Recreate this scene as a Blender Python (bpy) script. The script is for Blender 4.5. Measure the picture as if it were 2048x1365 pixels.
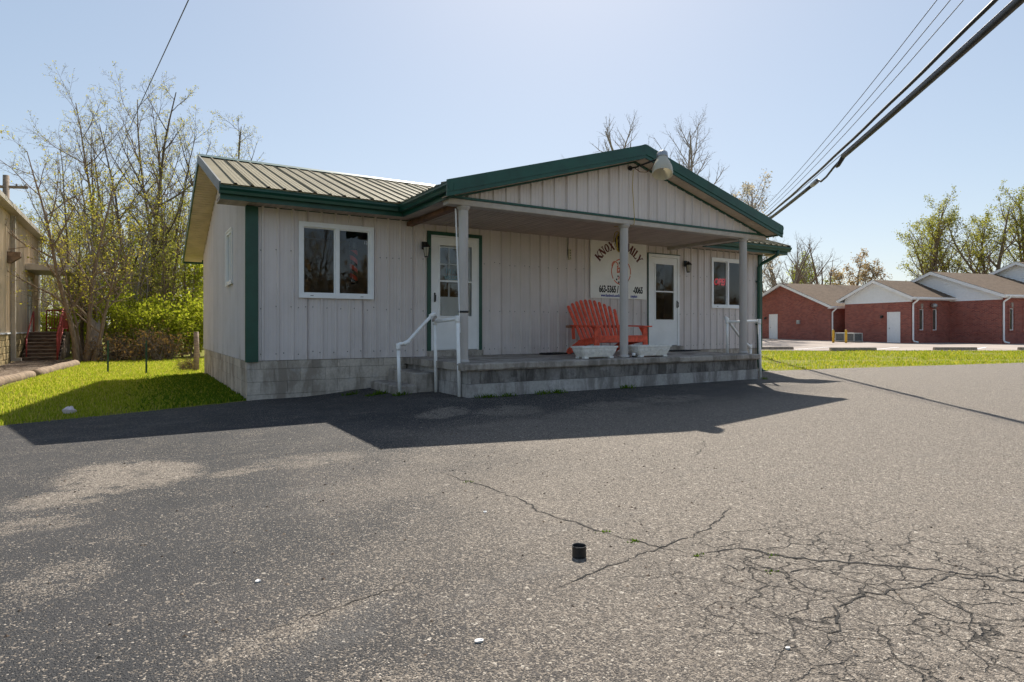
import bpy, math, random
import numpy as np
from mathutils import Vector, Matrix

R = math.radians
scene = bpy.context.scene
for o in list(bpy.data.objects):
    bpy.data.objects.remove(o)
random.seed(7)
# ------------------------------------------------------------------ camera, sky, sun, exposure
YAW = 0.549
cam_d = bpy.data.cameras.new('camera')
cam = bpy.data.objects.new('camera', cam_d)
scene.collection.objects.link(cam)
cam.location = (-1.478, -10.301, 1.1147)
cam.rotation_euler = (R(90), 0, -YAW)
cam_d.sensor_width = 36.0
cam_d.lens = 1231.3 / 2048 * 36.0
cam_d.shift_y = -25.6 / 2048
cam_d.clip_start = 0.05
cam_d.clip_end = 3000
scene.camera = cam

SUN_VEC = Vector((0.57, 0.75, 1.0)).normalized()      # towards the sun
sun_el = math.asin(SUN_VEC.z)
sun_az = math.atan2(SUN_VEC.x, SUN_VEC.y)              # from +Y towards +X
world = bpy.data.worlds.new('World')
scene.world = world
world.use_nodes = True
wn = world.node_tree
wn.nodes.clear()
wo = wn.nodes.new('ShaderNodeOutputWorld')
wb = wn.nodes.new('ShaderNodeBackground')
sky = wn.nodes.new('ShaderNodeTexSky')
sky.sky_type = 'NISHITA'
sky.sun_disc = False
sky.sun_elevation = sun_el
sky.sun_rotation = sun_az
sky.air_density = 1.0
sky.dust_density = 0.6
sky.ozone_density = 2.5
wb.inputs['Strength'].default_value = 0.117
sg = wn.nodes.new('ShaderNodeGamma')          # added gamma: flattens the clear-sky contrast over the whole dome to fill the shade
sg.inputs[1].default_value = 0.55
sh = wn.nodes.new('ShaderNodeHueSaturation')
sh.inputs['Saturation'].default_value = 1.06
wn.links.new(sky.outputs[0], sg.inputs[0])
wn.links.new(sg.outputs[0], sh.inputs['Color'])
wn.links.new(sh.outputs[0], wb.inputs[0])
wn.links.new(wb.outputs[0], wo.inputs[0])

sun_d = bpy.data.lights.new('sun', 'SUN')
sun_d.energy = 3.2
sun_d.angle = R(0.53)
sun_d.color = (1.0, 0.93, 0.82)
sun = bpy.data.objects.new('sun', sun_d)
scene.collection.objects.link(sun)
sun.rotation_euler = SUN_VEC.to_track_quat('Z', 'Y').to_euler()
sun.location = (10, 12, 30)

vs = scene.view_settings
scene.display_settings.display_device = 'sRGB'
vs.view_transform = 'Standard'
vs.look = 'None'
vs.gamma = 1.0
vs.exposure = 1.32
vs.use_curve_mapping = False
scene.render.engine = 'CYCLES'
scene.cycles.use_denoising = True
scene.cycles.max_bounces = 6
scene.cycles.diffuse_bounces = 4
scene.cycles.glossy_bounces = 3
scene.cycles.use_adaptive_sampling = True
scene.cycles.adaptive_threshold = 0.025
scene.cycles.transparent_max_bounces = 16
scene.cycles.caustics_reflective = False
scene.cycles.caustics_refractive = False

COL = scene.collection

# ------------------------------------------------------------------ material helpers
class NT:
    def __init__(s, name):
        s.m = bpy.data.materials.new(name)
        s.m.use_nodes = True
        s.t = s.m.node_tree
        s.t.nodes.clear()
        s.out = s.t.nodes.new('ShaderNodeOutputMaterial')
        s._co = None
    def n(s, typ, **kw):
        nd = s.t.nodes.new(typ)
        for k, v in kw.items():
            setattr(nd, k, v)
        return nd
    def l(s, a, b):
        s.t.links.new(a, b)
    def set(s, sock, v):
        if isinstance(v, bpy.types.NodeSocket):
            s.l(v, sock)
        else:
            if isinstance(v, tuple) and len(v) == 3 and sock.type == 'RGBA':
                v = v + (1,)
            sock.default_value = v
    def co(s):
        if s._co is None:
            s._co = s.n('ShaderNodeTexCoord').outputs['Object']
        return s._co
    def world(s):
        return s.n('ShaderNodeNewGeometry').outputs['Position']
    def mapping(s, vec, scale=(1, 1, 1), loc=(0, 0, 0), rot=(0, 0, 0)):
        nd = s.n('ShaderNodeMapping')
        s.l(vec, nd.inputs['Vector'])
        nd.inputs['Scale'].default_value = scale
        nd.inputs['Location'].default_value = loc
        nd.inputs['Rotation'].default_value = rot
        return nd.outputs[0]
    def noise(s, vec, scale, detail=4, rough=0.55, dist=0.0, out=0):
        nd = s.n('ShaderNodeTexNoise')
        s.l(vec, nd.inputs['Vector'])
        nd.inputs['Scale'].default_value = scale
        nd.inputs['Detail'].default_value = detail
        nd.inputs['Roughness'].default_value = rough
        nd.inputs['Distortion'].default_value = dist
        return nd.outputs[out]
    def voro(s, vec, scale, feature='F1', out='Distance', rand=1.0):
        nd = s.n('ShaderNodeTexVoronoi', feature=feature)
        s.l(vec, nd.inputs['Vector'])
        nd.inputs['Scale'].default_value = scale
        nd.inputs['Randomness'].default_value = rand
        return nd.outputs[out]
    def math(s, op, a, b=0.0, c=None, clamp=False):
        nd = s.n('ShaderNodeMath', operation=op, use_clamp=clamp)
        s.set(nd.inputs[0], a)
        s.set(nd.inputs[1], b)
        if c is not None:
            s.set(nd.inputs[2], c)
        return nd.outputs[0]
    def ramp(s, fac, stops, interp='LINEAR'):
        nd = s.n('ShaderNodeValToRGB')
        nd.color_ramp.interpolation = interp
        e = nd.color_ramp.elements
        while len(e) < len(stops):
            e.new(0.5)
        for i, (p, c) in enumerate(stops):
            e[i].position = p
            if not isinstance(c, tuple):
                c = (c, c, c)
            e[i].color = c + (1,)
        s.set(nd.inputs[0], fac)
        return nd.outputs[0]
    def smooth(s, v, a, b, lo=0.0, hi=1.0):
        nd = s.n('ShaderNodeMapRange', interpolation_type='SMOOTHSTEP')
        s.set(nd.inputs[0], v)
        for i, x in enumerate((a, b, lo, hi)):
            s.set(nd.inputs[1 + i], x)
        return nd.outputs[0]
    def mix(s, fac, a, b, blend='MIX'):
        nd = s.n('ShaderNodeMix', data_type='RGBA', blend_type=blend)
        s.set(nd.inputs[0], fac)
        s.set(nd.inputs[6], a)
        s.set(nd.inputs[7], b)
        return nd.outputs[2]
    def sep(s, vec):
        nd = s.n('ShaderNodeSeparateXYZ')
        s.l(vec, nd.inputs[0])
        return nd.outputs
    def dist(s, vec, p):
        nd = s.n('ShaderNodeVectorMath', operation='DISTANCE')
        s.l(vec, nd.inputs[0])
        nd.inputs[1].default_value = p
        return nd.outputs['Value']
    def bump(s, h, strength=0.3, distance=0.01, normal=None):
        nd = s.n('ShaderNodeBump')
        nd.inputs['Strength'].default_value = strength
        nd.inputs['Distance'].default_value = distance
        s.l(h, nd.inputs['Height'])
        if normal is not None:
            s.l(normal, nd.inputs['Normal'])
        return nd.outputs[0]
    def principled(s, color, rough=0.6, metal=0.0, normal=None, spec=0.5):
        p = s.n('ShaderNodeBsdfPrincipled')
        s.set(p.inputs['Base Color'], color)
        s.set(p.inputs['Roughness'], rough)
        p.inputs['Metallic'].default_value = metal
        p.inputs['Specular IOR Level'].default_value = spec
        if normal is not None:
            s.l(normal, p.inputs['Normal'])
        return p
    def done(s, shader):
        s.l(shader.outputs[0] if hasattr(shader, 'outputs') else shader, s.out.inputs[0])
        return s.m

def objrand(k):
    return k.n('ShaderNodeObjectInfo').outputs['Random']

def hsv_var(k, color, rnd, amount):
    """value jitter of a colour by a 0..1 random"""
    f = k.math('MULTIPLY_ADD', rnd, 2 * amount, 1 - amount)
    mm = k.n('ShaderNodeMix', data_type='RGBA', blend_type='MULTIPLY')
    mm.inputs[0].default_value = 1
    k.set(mm.inputs[6], color)
    k.l(f, mm.inputs[7])
    return mm.outputs[2]

M = {}
def simple(name, color, rough=0.6, metal=0.0, var=0.12, scale=6.0, bump=0.0, bscale=60.0, spec=0.5, stretch=(1, 1, 1)):
    k = NT(name)
    v = k.mapping(k.world(), stretch)
    nz = k.noise(v, scale, 5, 0.6)
    c = k.mix(k.smooth(nz, 0.3, 0.7), tuple(x * (1 - var) for x in color), tuple(min(1, x * (1 + var)) for x in color))
    nrm = None
    if bump:
        nrm = k.bump(k.noise(v, bscale, 3), bump, 0.004)
    M[name] = k.done(k.principled(c, rough, metal, nrm, spec))
    return M[name]

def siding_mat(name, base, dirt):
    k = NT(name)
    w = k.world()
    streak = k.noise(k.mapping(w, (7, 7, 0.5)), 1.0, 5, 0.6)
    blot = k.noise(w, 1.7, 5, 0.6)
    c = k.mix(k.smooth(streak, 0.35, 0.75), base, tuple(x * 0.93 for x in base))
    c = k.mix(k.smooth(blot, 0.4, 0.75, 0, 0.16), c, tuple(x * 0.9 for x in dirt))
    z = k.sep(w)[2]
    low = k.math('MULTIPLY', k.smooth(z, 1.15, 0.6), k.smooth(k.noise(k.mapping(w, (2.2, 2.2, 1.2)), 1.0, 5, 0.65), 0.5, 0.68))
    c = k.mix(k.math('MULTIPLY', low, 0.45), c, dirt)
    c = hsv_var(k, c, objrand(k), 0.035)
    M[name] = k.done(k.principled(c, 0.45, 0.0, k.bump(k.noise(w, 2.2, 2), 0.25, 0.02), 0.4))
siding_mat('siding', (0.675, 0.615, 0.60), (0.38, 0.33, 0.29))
simple('trim_green', (0.009, 0.068, 0.047), 0.38, var=0.2, scale=3)
simple('trim_grey', (0.135, 0.135, 0.125), 0.5, var=0.15)
k = NT('roof_metal')
w = k.world()
c = k.mix(k.smooth(k.noise(w, 1.1, 5, 0.6), 0.3, 0.7), (0.165, 0.142, 0.086), (0.21, 0.182, 0.112))
c = k.mix(k.smooth(k.noise(k.mapping(w, (9, 1.2, 1.2)), 1.0, 5, 0.7), 0.55, 0.8, 0, 0.5), c, (0.11, 0.095, 0.066))
c = hsv_var(k, c, objrand(k), 0.06)
M['roof_metal'] = k.done(k.principled(c, 0.62, 0.0, k.bump(k.noise(w, 3.0, 2), 0.3, 0.015), 0.08))
simple('soffit', (0.55, 0.46, 0.36), 0.6, var=0.14, scale=2.5)
simple('soffit_brown', (0.45, 0.37, 0.315), 0.6, var=0.2, scale=2.0, stretch=(6, .6, 1))
simple('rust_board', (0.17, 0.085, 0.05), 0.7, var=0.4, scale=4)
simple('beam_paint', (0.46, 0.415, 0.37), 0.55, var=0.1)
simple('column_paint', (0.48, 0.45, 0.43), 0.5, var=0.1, scale=3, stretch=(1, 1, .3))
simple('white_vinyl', (0.85, 0.86, 0.87), 0.4, var=0.03)
simple('door_white', (0.84, 0.85, 0.86), 0.45, var=0.05, scale=2)
simple('pvc', (0.86, 0.86, 0.85), 0.35, var=0.07, scale=9)
simple('black_metal', (0.012, 0.012, 0.013), 0.4, var=0.2)
simple('black_plastic', (0.012, 0.012, 0.012), 0.5, var=0.6, scale=90, bump=0.2)
simple('dark_room', (0.055, 0.05, 0.048), 0.9)
simple('room_wall', (0.20, 0.18, 0.15), 0.9)
simple('cream_plastic', (0.55, 0.50, 0.37), 0.5)
simple('galv', (0.35, 0.36, 0.37), 0.4, metal=0.6)
simple('rubber_mat', (0.02, 0.02, 0.02), 0.9)
simple('wood_grey', (0.24, 0.18, 0.13), 0.85, var=0.35, scale=5, bump=0.5, stretch=(1, 1, 6))
simple('wood_timber', (0.21, 0.15, 0.10), 0.9, var=0.35, scale=7, bump=0.6, bscale=30)
simple('rail_red', (0.46, 0.07, 0.06), 0.6, var=0.25)
simple('yellow_paint', (0.62, 0.38, 0.03), 0.5, var=0.15)
simple('post_green', (0.02, 0.07, 0.04), 0.6)
simple('cable', (0.025, 0.025, 0.027), 0.5, var=0.3)
simple('cord_yellow', (0.42, 0.30, 0.03), 0.5)
k = NT('shade_glass')
d = k.principled((0.72, 0.69, 0.60), 0.25)
tl = k.n('ShaderNodeBsdfTranslucent'); tl.inputs[0].default_value = (0.78, 0.74, 0.62, 1)
mx = k.n('ShaderNodeMixShader'); mx.inputs[0].default_value = 0.45
k.l(d.outputs[0], mx.inputs[1]); k.l(tl.outputs[0], mx.inputs[2])
M['shade_glass'] = k.done(mx)
simple('litter_white', (0.78, 0.77, 0.76), 0.7)
simple('litter_pink', (0.62, 0.52, 0.55), 0.7)
simple('sign_white', (0.82, 0.81, 0.78), 0.45, var=0.04, scale=3)
simple('ink_maroon', (0.10, 0.012, 0.018), 0.5)
simple('ink_black', (0.015, 0.015, 0.016), 0.5)
simple('ink_blue', (0.06, 0.08, 0.33), 0.5)
simple('ink_orange', (0.60, 0.13, 0.06), 0.5)
simple('ink_teal', (0.06, 0.30, 0.36), 0.5)
simple('bench_paint', (0.76, 0.105, 0.05), 0.55, var=0.24, scale=14, bump=0.2)
simple('white_siding', (0.85, 0.87, 0.89), 0.55, var=0.03)
simple('brick_fascia', (0.85, 0.86, 0.87), 0.5, var=0.04)
simple('ac_metal', (0.36, 0.37, 0.36), 0.5)
simple('ac_grille', (0.05, 0.055, 0.06), 0.6)
simple('metal_tan', (0.60, 0.465, 0.32), 0.55, var=0.14, scale=1.2, stretch=(1, 4, .4))
simple('metal_tan_trim', (0.40, 0.36, 0.30), 0.5)
simple('yellow_stone', (0.40, 0.30, 0.14), 0.85, var=0.35, scale=7, bump=0.6, bscale=15)
simple('stair_dark', (0.17, 0.115, 0.08), 0.85, var=0.4, scale=6)
simple('planter_white', (0.76, 0.75, 0.72), 0.75, var=0.12, scale=14, bump=0.5, bscale=120)
simple('soil', (0.05, 0.035, 0.022), 0.95, var=0.4, scale=30, bump=1.0)

def concrete(name, base, stain, light, scale=1.0, amt=0.8):
    k = NT(name)
    w = k.world()
    drip = k.noise(k.mapping(w, (3.2 * scale, 3.2 * scale, 1.1 * scale)), 1.0, 7, 0.68, 0.4)
    fine = k.noise(w, 26, 5, 0.7)
    c = k.mix(k.smooth(drip, 0.42, 0.62, 0, amt), base, stain)
    c = k.mix(k.smooth(k.noise(k.mapping(w, (1.9, 1.9, 2.6), (3, 1, 7)), 1.0, 5, 0.65), 0.57, 0.7, 0, 0.6), c, light)
    c = k.mix(k.smooth(fine, 0.35, 0.7, 0, 0.35), c, stain)
    c = hsv_var(k, c, objrand(k), 0.08)
    h = k.math('ADD', k.noise(w, 60, 4, 0.7), k.math('MULTIPLY', drip, 0.6))
    M[name] = k.done(k.principled(c, 0.9, 0, k.bump(h, 0.5, 0.008), 0.25))
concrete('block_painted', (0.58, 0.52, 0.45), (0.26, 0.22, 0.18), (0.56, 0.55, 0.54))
concrete('block_porch', (0.46, 0.44, 0.42), (0.17, 0.155, 0.145), (0.6, 0.58, 0.57))
concrete('slab', (0.45, 0.405, 0.36), (0.16, 0.14, 0.12), (0.36, 0.33, 0.29))
concrete('mortar', (0.24, 0.22, 0.20), (0.12, 0.11, 0.10), (0.3, 0.28, 0.26))
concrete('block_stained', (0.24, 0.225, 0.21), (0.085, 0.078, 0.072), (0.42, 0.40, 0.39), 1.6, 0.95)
concrete('stop_concrete', (0.34, 0.28, 0.22), (0.18, 0.15, 0.12), (0.32, 0.28, 0.23), 2)

# asphalt ------------------------------------------------------------
k = NT('asphalt')
w = k.world()
flat = k.mapping(w, (1, 1, 0))
xyz = k.sep(w)
warp = k.noise(flat, 2.5, 4, 0.6, out=1)
wv = k.n('ShaderNodeMix', data_type='RGBA', blend_type='LINEAR_LIGHT')
wv.inputs[0].default_value = 0.17
k.l(flat, wv.inputs[6]); k.l(warp, wv.inputs[7])
fw = wv.outputs[2]
big = k.noise(flat, 0.55, 5, 0.6)
mid = k.noise(flat, 2.6, 5, 0.62)
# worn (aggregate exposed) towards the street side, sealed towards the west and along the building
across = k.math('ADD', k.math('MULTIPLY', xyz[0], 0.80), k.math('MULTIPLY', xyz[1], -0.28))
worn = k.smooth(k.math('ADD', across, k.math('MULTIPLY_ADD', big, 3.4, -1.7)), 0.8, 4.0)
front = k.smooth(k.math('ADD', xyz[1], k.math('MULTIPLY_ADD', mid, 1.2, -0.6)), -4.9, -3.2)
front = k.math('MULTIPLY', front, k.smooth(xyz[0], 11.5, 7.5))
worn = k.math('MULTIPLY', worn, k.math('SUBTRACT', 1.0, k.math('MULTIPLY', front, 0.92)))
rag = k.smooth(k.noise(flat, 4.5, 7, 0.72), 0.36, 0.54)
def blob(cx, cy, rx, ry, w_, r_=0.0):
    m_ = k.n('ShaderNodeMapping', vector_type='TEXTURE')
    k.l(fw, m_.inputs['Vector'])
    m_.inputs['Location'].default_value = (cx, cy, 0); m_.inputs['Rotation'].default_value = (0, 0, r_); m_.inputs['Scale'].default_value = (rx, ry, 1)
    ln = k.n('ShaderNodeVectorMath', operation='LENGTH'); k.l(m_.outputs[0], ln.inputs[0])
    return k.math('MULTIPLY', k.math('MULTIPLY', k.smooth(ln.outputs['Value'], 1.0, 0.45), rag), w_)
spots = blob(-1.52, -4.80, 0.55, 0.66, 1.25, 0.35)
for b_ in ((-1.85, -5.35, 0.38, 0.30, 0.95, 0), (-1.9, -5.95, 0.30, 0.22, 0.45, 0), (-0.75, -5.1, 0.40, 0.16, 0.55, 0.3), (-0.2, -5.0, 0.55, 0.35, 0.4, 0), (-1.75, -6.9, 0.25, 0.3, 0.3, 0), (-0.95, -7.95, 0.5, 0.14, 0.35, 0.2), (1.85, -3.2, 0.45, 0.30, 1.0, 0.2), (2.7, -3.4, 0.6, 0.35, 0.75, 0), (3.5, -4.0, 0.7, 0.4, 0.6, 0), (4.3, -3.6, 0.8, 0.35, 0.6, 0), (5.6, -3.5, 0.9, 0.3, 0.5, 0), (2.2, -4.2, 0.8, 0.3, 0.45, 0), (-0.9, -8.5, .35, .2, .3, 0)):
    spots = k.math('MAXIMUM', spots, blob(*b_))
p2 = k.smooth(k.noise(k.mapping(flat, (1.0, 1.9, 1), (4.2, 1.3, 0), (0, 0, 0.4)), 1.4, 6, 0.66), 0.52, 0.72)
wet = blob(-0.85, -8.05, 0.42, 0.16, 1.0, 0.5)
cover = k.math('ADD', k.math('MULTIPLY', worn, 0.80), spots)
cover = k.math('ADD', cover, k.math('MULTIPLY', p2, 0.12))
cover = k.math('ADD', cover, k.math('MULTIPLY', k.smooth(mid, 0.35, 0.7), 0.08))
cover = k.math('MULTIPLY', cover, k.math('SUBTRACT', 1.0, k.math('MULTIPLY', wet, 0.8)))
cover = k.math('ADD', cover, 0.035, clamp=True)
def layer(scale):
    v_ = k.n('ShaderNodeTexVoronoi', feature='F1'); k.l(flat, v_.inputs['Vector']); v_.inputs['Scale'].default_value = scale
    return v_.outputs['Distance'], k.sep(v_.outputs['Color'])
dA, cA = layer(125); dB, cB = layer(215); dC, cC = layer(60)
sA = k.math('GREATER_THAN', k.math('MULTIPLY', cover, 0.92), cA[0])
sB = k.math('GREATER_THAN', k.math('MULTIPLY', cover, 0.95), cB[0])
sC = k.math('GREATER_THAN', k.math('MULTIPLY', k.math('POWER', cover, 1.5), 0.10), cC[0])
def stones(r_): return k.ramp(r_, [(0.0, (0.060, 0.053, 0.047)), (0.25, (0.135, 0.116, 0.098)), (0.7, (0.235, 0.20, 0.165)), (0.93, (0.31, 0.27, 0.225)), (1.0, (0.46, 0.415, 0.355))])
binder = k.mix(k.smooth(big, 0.3, 0.7), (0.026, 0.028, 0.032), (0.044, 0.044, 0.047))
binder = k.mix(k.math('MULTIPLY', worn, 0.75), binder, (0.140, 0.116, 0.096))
grit = k.noise(flat, 300, 2, 0.8)
binder = k.mix(k.smooth(grit, 0.45, 0.75, 0, 0.5), binder, (0.12, 0.108, 0.095))
c = k.mix(sB, binder, stones(cB[1]))
c = k.mix(sA, c, stones(cA[1]))
c = k.mix(sC, c, stones(cC[1]))
pit = k.math('MULTIPLY', k.smooth(k.noise(flat, 34, 4, 0.75), 0.60, 0.70), k.math('MULTIPLY_ADD', worn, 0.7, 0.15))
c = k.mix(k.math('MULTIPLY', pit, 0.65), c, (0.035, 0.031, 0.028))
dust = k.math('MULTIPLY', k.smooth(k.noise(k.mapping(flat, (0.7, 2.4, 1), (0, 0, 0), (0, 0, -0.35)), 1.3, 6, 0.68), 0.54, 0.74), 0.26)
c = k.mix(dust, c, (0.19, 0.175, 0.16))
# alligator cracking in the east corner
gz = k.smooth(k.dist(k.mapping(flat, (1, 1, 0)), (1.3, -9.0, 0)), 1.38, 0.5)
edge = k.voro(fw, 4.2, 'DISTANCE_TO_EDGE')
edge2 = k.voro(fw, 9.5, 'DISTANCE_TO_EDGE')
cr = k.math('MULTIPLY', k.smooth(edge, 0.026, 0.008), k.smooth(k.noise(flat, 3.1, 3), 0.36, 0.46))
cr2 = k.math('MULTIPLY', k.smooth(edge2, 0.034, 0.008), k.smooth(k.noise(flat, 4.3, 3), 0.46, 0.56))
crk = k.math('MULTIPLY', k.math('MAXIMUM', cr, k.math('MULTIPLY', cr2, 0.7)), gz)
c = k.mix(k.math('MULTIPLY', crk, 0.8), c, (0.016, 0.014, 0.012))
hgt = k.math('ADD', k.math('MULTIPLY', k.smooth(dA, 0.0, 0.65), -0.7), k.math('MULTIPLY', sA, 0.35))
hgt = k.math('ADD', hgt, k.math('MULTIPLY', k.smooth(dB, 0.0, 0.65), -0.35))
hgt = k.math('ADD', hgt, k.math('MULTIPLY', k.noise(flat, 45, 4, 0.75), 1.1))
hgt = k.math('SUBTRACT', hgt, k.math('MULTIPLY', crk, 3.0))
hgt = k.math('SUBTRACT', hgt, k.math('MULTIPLY', pit, 0.8))
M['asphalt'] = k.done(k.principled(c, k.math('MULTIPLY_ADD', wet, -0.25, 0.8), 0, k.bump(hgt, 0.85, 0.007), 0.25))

k = NT('crack_dark')
c = k.mix(k.smooth(k.noise(k.world(), 25, 3), 0.4, 0.65), (0.010, 0.0095, 0.009), (0.035, 0.03, 0.025))
M['crack_dark'] = k.done(k.principled(c, 0.95))

k = NT('soil_grass')
w = k.world()
n1 = k.noise(w, 1.3, 6, 0.65)
c = k.mix(k.smooth(n1, 0.35, 0.65), (0.16, 0.18, 0.03), (0.23, 0.215, 0.05))
c = k.mix(k.smooth(k.noise(w, 0.8, 5, 0.7, 0.5), 0.58, 0.72, 0, 0.7), c, (0.17, 0.135, 0.075))
M['soil_grass'] = k.done(k.principled(c, 0.95, 0, k.bump(k.noise(w, 40, 5, 0.7), 0.8, 0.03), 0.1))

k = NT('pale_pavement')
w = k.world()
c = k.mix(k.smooth(k.noise(w, 0.35, 6, 0.65), 0.35, 0.65), (0.30, 0.255, 0.225), (0.38, 0.325, 0.285))
c = k.mix(k.smooth(k.noise(k.mapping(w, (.4, .4, 1)), 3, 6, 0.7), 0.56, 0.7, 0, .35), c, (0.22, 0.19, 0.17))
M['pale_pavement'] = k.done(k.principled(c, 0.9, 0, k.bump(k.noise(w, 40, 4), 0.3, 0.01), 0.2))

k = NT('gravel')
w = k.world()
vn = k.n('ShaderNodeTexVoronoi'); k.l(w, vn.inputs['Vector']); vn.inputs['Scale'].default_value = 28
c = k.ramp(k.sep(vn.outputs['Color'])[0], [(0, (0.07, 0.05, 0.04)), (.6, (0.16, 0.12, 0.09)), (1, (0.30, 0.25, 0.2))])
M['gravel'] = k.done(k.principled(c, 0.95, 0, k.bump(vn.outputs['Distance'], 1.0, 0.03), 0.1))

def foliage(name, cols, trans=0.45, tint=(1.5, 1.45, 0.9)):
    k = NT(name)
    rnd = k.n('ShaderNodeNewGeometry').outputs['Random Per Island']
    c = k.ramp(rnd, [(i / max(1, len(cols) - 1), cc) for i, cc in enumerate(cols)])
    d = k.n('ShaderNodeBsdfDiffuse'); k.l(c, d.inputs[0])
    t = k.n('ShaderNodeBsdfTranslucent')
    k.l(k.mix(1.0, c, tint, 'MULTIPLY'), t.inputs[0])
    mx = k.n('ShaderNodeMixShader'); mx.inputs[0].default_value = trans
    k.l(d.outputs[0], mx.inputs[1]); k.l(t.outputs[0], mx.inputs[2])
    M[name] = k.done(mx)
foliage('grass_blade', [(0.15, 0.215, 0.014), (0.235, 0.305, 0.026), (0.31, 0.345, 0.045), (0.46, 0.40, 0.14)], 0.55)
foliage('verge_blade', [(0.12, 0.17, 0.014), (0.21, 0.27, 0.024), (0.28, 0.31, 0.035), (0.44, 0.38, 0.09)], 0.5)
foliage('leaf_spring', [(0.24, 0.24, 0.03), (0.34, 0.32, 0.05), (0.38, 0.32, 0.09)], 0.55)
foliage('leaf_bright', [(0.16, 0.20, 0.02), (0.25, 0.29, 0.03), (0.33, 0.34, 0.06)], 0.55)
foliage('leaf_olive', [(0.17, 0.185, 0.045), (0.25, 0.26, 0.065), (0.29, 0.28, 0.10)], 0.5)
foliage('leaf_rust', [(0.32, 0.235, 0.155), (0.37, 0.28, 0.18), (0.30, 0.27, 0.14)], 0.5, (1.2, 1.12, 0.95))
foliage('leaf_pale', [(0.36, 0.33, 0.28), (0.44, 0.41, 0.35), (0.34, 0.33, 0.25)], 0.45, (1.15, 1.1, 1.0))
foliage('leaf_dead', [(0.10, 0.06, 0.03), (0.17, 0.11, 0.05), (0.24, 0.15, 0.06)], 0.3)
foliage('weed', [(0.06, 0.12, 0.012), (0.12, 0.19, 0.02)], 0.4)

def bark(name, a, b):
    k = NT(name)
    w = k.mapping(k.world(), (1, 1, 0.25))
    nz = k.noise(w, 18, 5, 0.7)
    c = k.mix(k.smooth(nz, 0.3, 0.7), a, b)
    M[name] = k.done(k.principled(c, 0.95, 0, k.bump(nz, 0.7, 0.02), 0.15))
bark('bark_brown', (0.15, 0.11, 0.08), (0.27, 0.205, 0.15))
bark('bark_dark', (0.09, 0.07, 0.055), (0.17, 0.135, 0.10))
bark('bark_grey', (0.22, 0.19, 0.165), (0.36, 0.31, 0.27))

k = NT('window_glass')
fr = k.n('ShaderNodeFresnel'); fr.inputs['IOR'].default_value = 1.5
g = k.n('ShaderNodeBsdfGlossy'); g.inputs['Roughness'].default_value = 0.01
g.inputs['Color'].default_value = (0.95, 0.97, 1, 1)
k.l(k.bump(k.noise(k.world(), 1.5, 2), 0.06, 0.02), g.inputs['Normal'])
t = k.n('ShaderNodeBsdfTransparent'); t.inputs['Color'].default_value = (0.86, 0.88, 0.87, 1)
mx = k.n('ShaderNodeMixShader')
k.l(k.math('MULTIPLY_ADD', fr.outputs[0], 1.0, 0.015, clamp=True), mx.inputs[0])
k.l(t.outputs[0], mx.inputs[1]); k.l(g.outputs[0], mx.inputs[2])
M['window_glass'] = k.done(mx)

k = NT('brick')
w = k.co()
bt = k.n('ShaderNodeTexBrick')
br_vec = k.n('ShaderNodeCombineXYZ')
s3 = k.sep(w)
k.l(k.math('ADD', s3[0], s3[1]), br_vec.inputs[0]); k.l(s3[2], br_vec.inputs[1])
k.l(br_vec.outputs[0], bt.inputs['Vector'])
bt.inputs['Color1'].default_value = (0.42, 0.12, 0.085, 1)
bt.inputs['Color2'].default_value = (0.22, 0.058, 0.05, 1)
bt.inputs['Mortar'].default_value = (0.32, 0.2, 0.17, 1)
bt.inputs['Scale'].default_value = 1.0
bt.inputs['Brick Width'].default_value = 0.21
bt.inputs['Row Height'].default_value = 0.075
bt.inputs['Mortar Size'].default_value = 0.011
c = k.mix(k.smooth(k.noise(w, 1.2, 6, 0.7), 0.35, 0.7, 0, .4), bt.outputs[0], (0.22, 0.07, 0.055))
M['brick'] = k.done(k.principled(c, 0.9, 0, k.bump(bt.outputs['Fac'], -0.4, 0.01), 0.2))

k = NT('shingles')
w = k.co()
bt = k.n('ShaderNodeTexBrick')
k.l(w, bt.inputs['Vector'])
bt.inputs['Color1'].default_value = (0.15, 0.108, 0.08, 1)
bt.inputs['Color2'].default_value = (0.105, 0.077, 0.058, 1)
bt.inputs['Mortar'].default_value = (0.06, 0.045, 0.035, 1)
bt.inputs['Scale'].default_value = 1.0
bt.inputs['Brick Width'].default_value = 0.33
bt.inputs['Row Height'].default_value = 0.14
bt.inputs['Mortar Size'].default_value = 0.006
c = k.mix(k.smooth(k.noise(w, 9, 4, 0.7), 0.35, 0.65, 0, 0.5), bt.outputs[0], (0.19, 0.145, 0.105))
M['shingles'] = k.done(k.principled(c, 0.95, 0, k.bump(bt.outputs['Fac'], -0.5, 0.01), 0.15))

k = NT('barber_stripes')
w = k.co()
s3 = k.sep(w)
ph = k.math('FRACT', k.math('MULTIPLY', k.math('ADD', s3[2], k.math('MULTIPLY', s3[0], 0.75)), 6.6))
c = k.mix(k.math('GREATER_THAN', ph, 0.5), (0.015, 0.014, 0.016), (0.55, 0.045, 0.035))
M['barber_stripes'] = k.done(k.principled(c, 0.3))

k = NT('neon_red')
p = k.principled((0.5, 0.03, 0.05), 0.3)
p.inputs['Emission Color'].default_value = (1.0, 0.05, 0.08, 1)
p.inputs['Emission Strength'].default_value = 0.09
M['neon_red'] = k.done(p)

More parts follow.
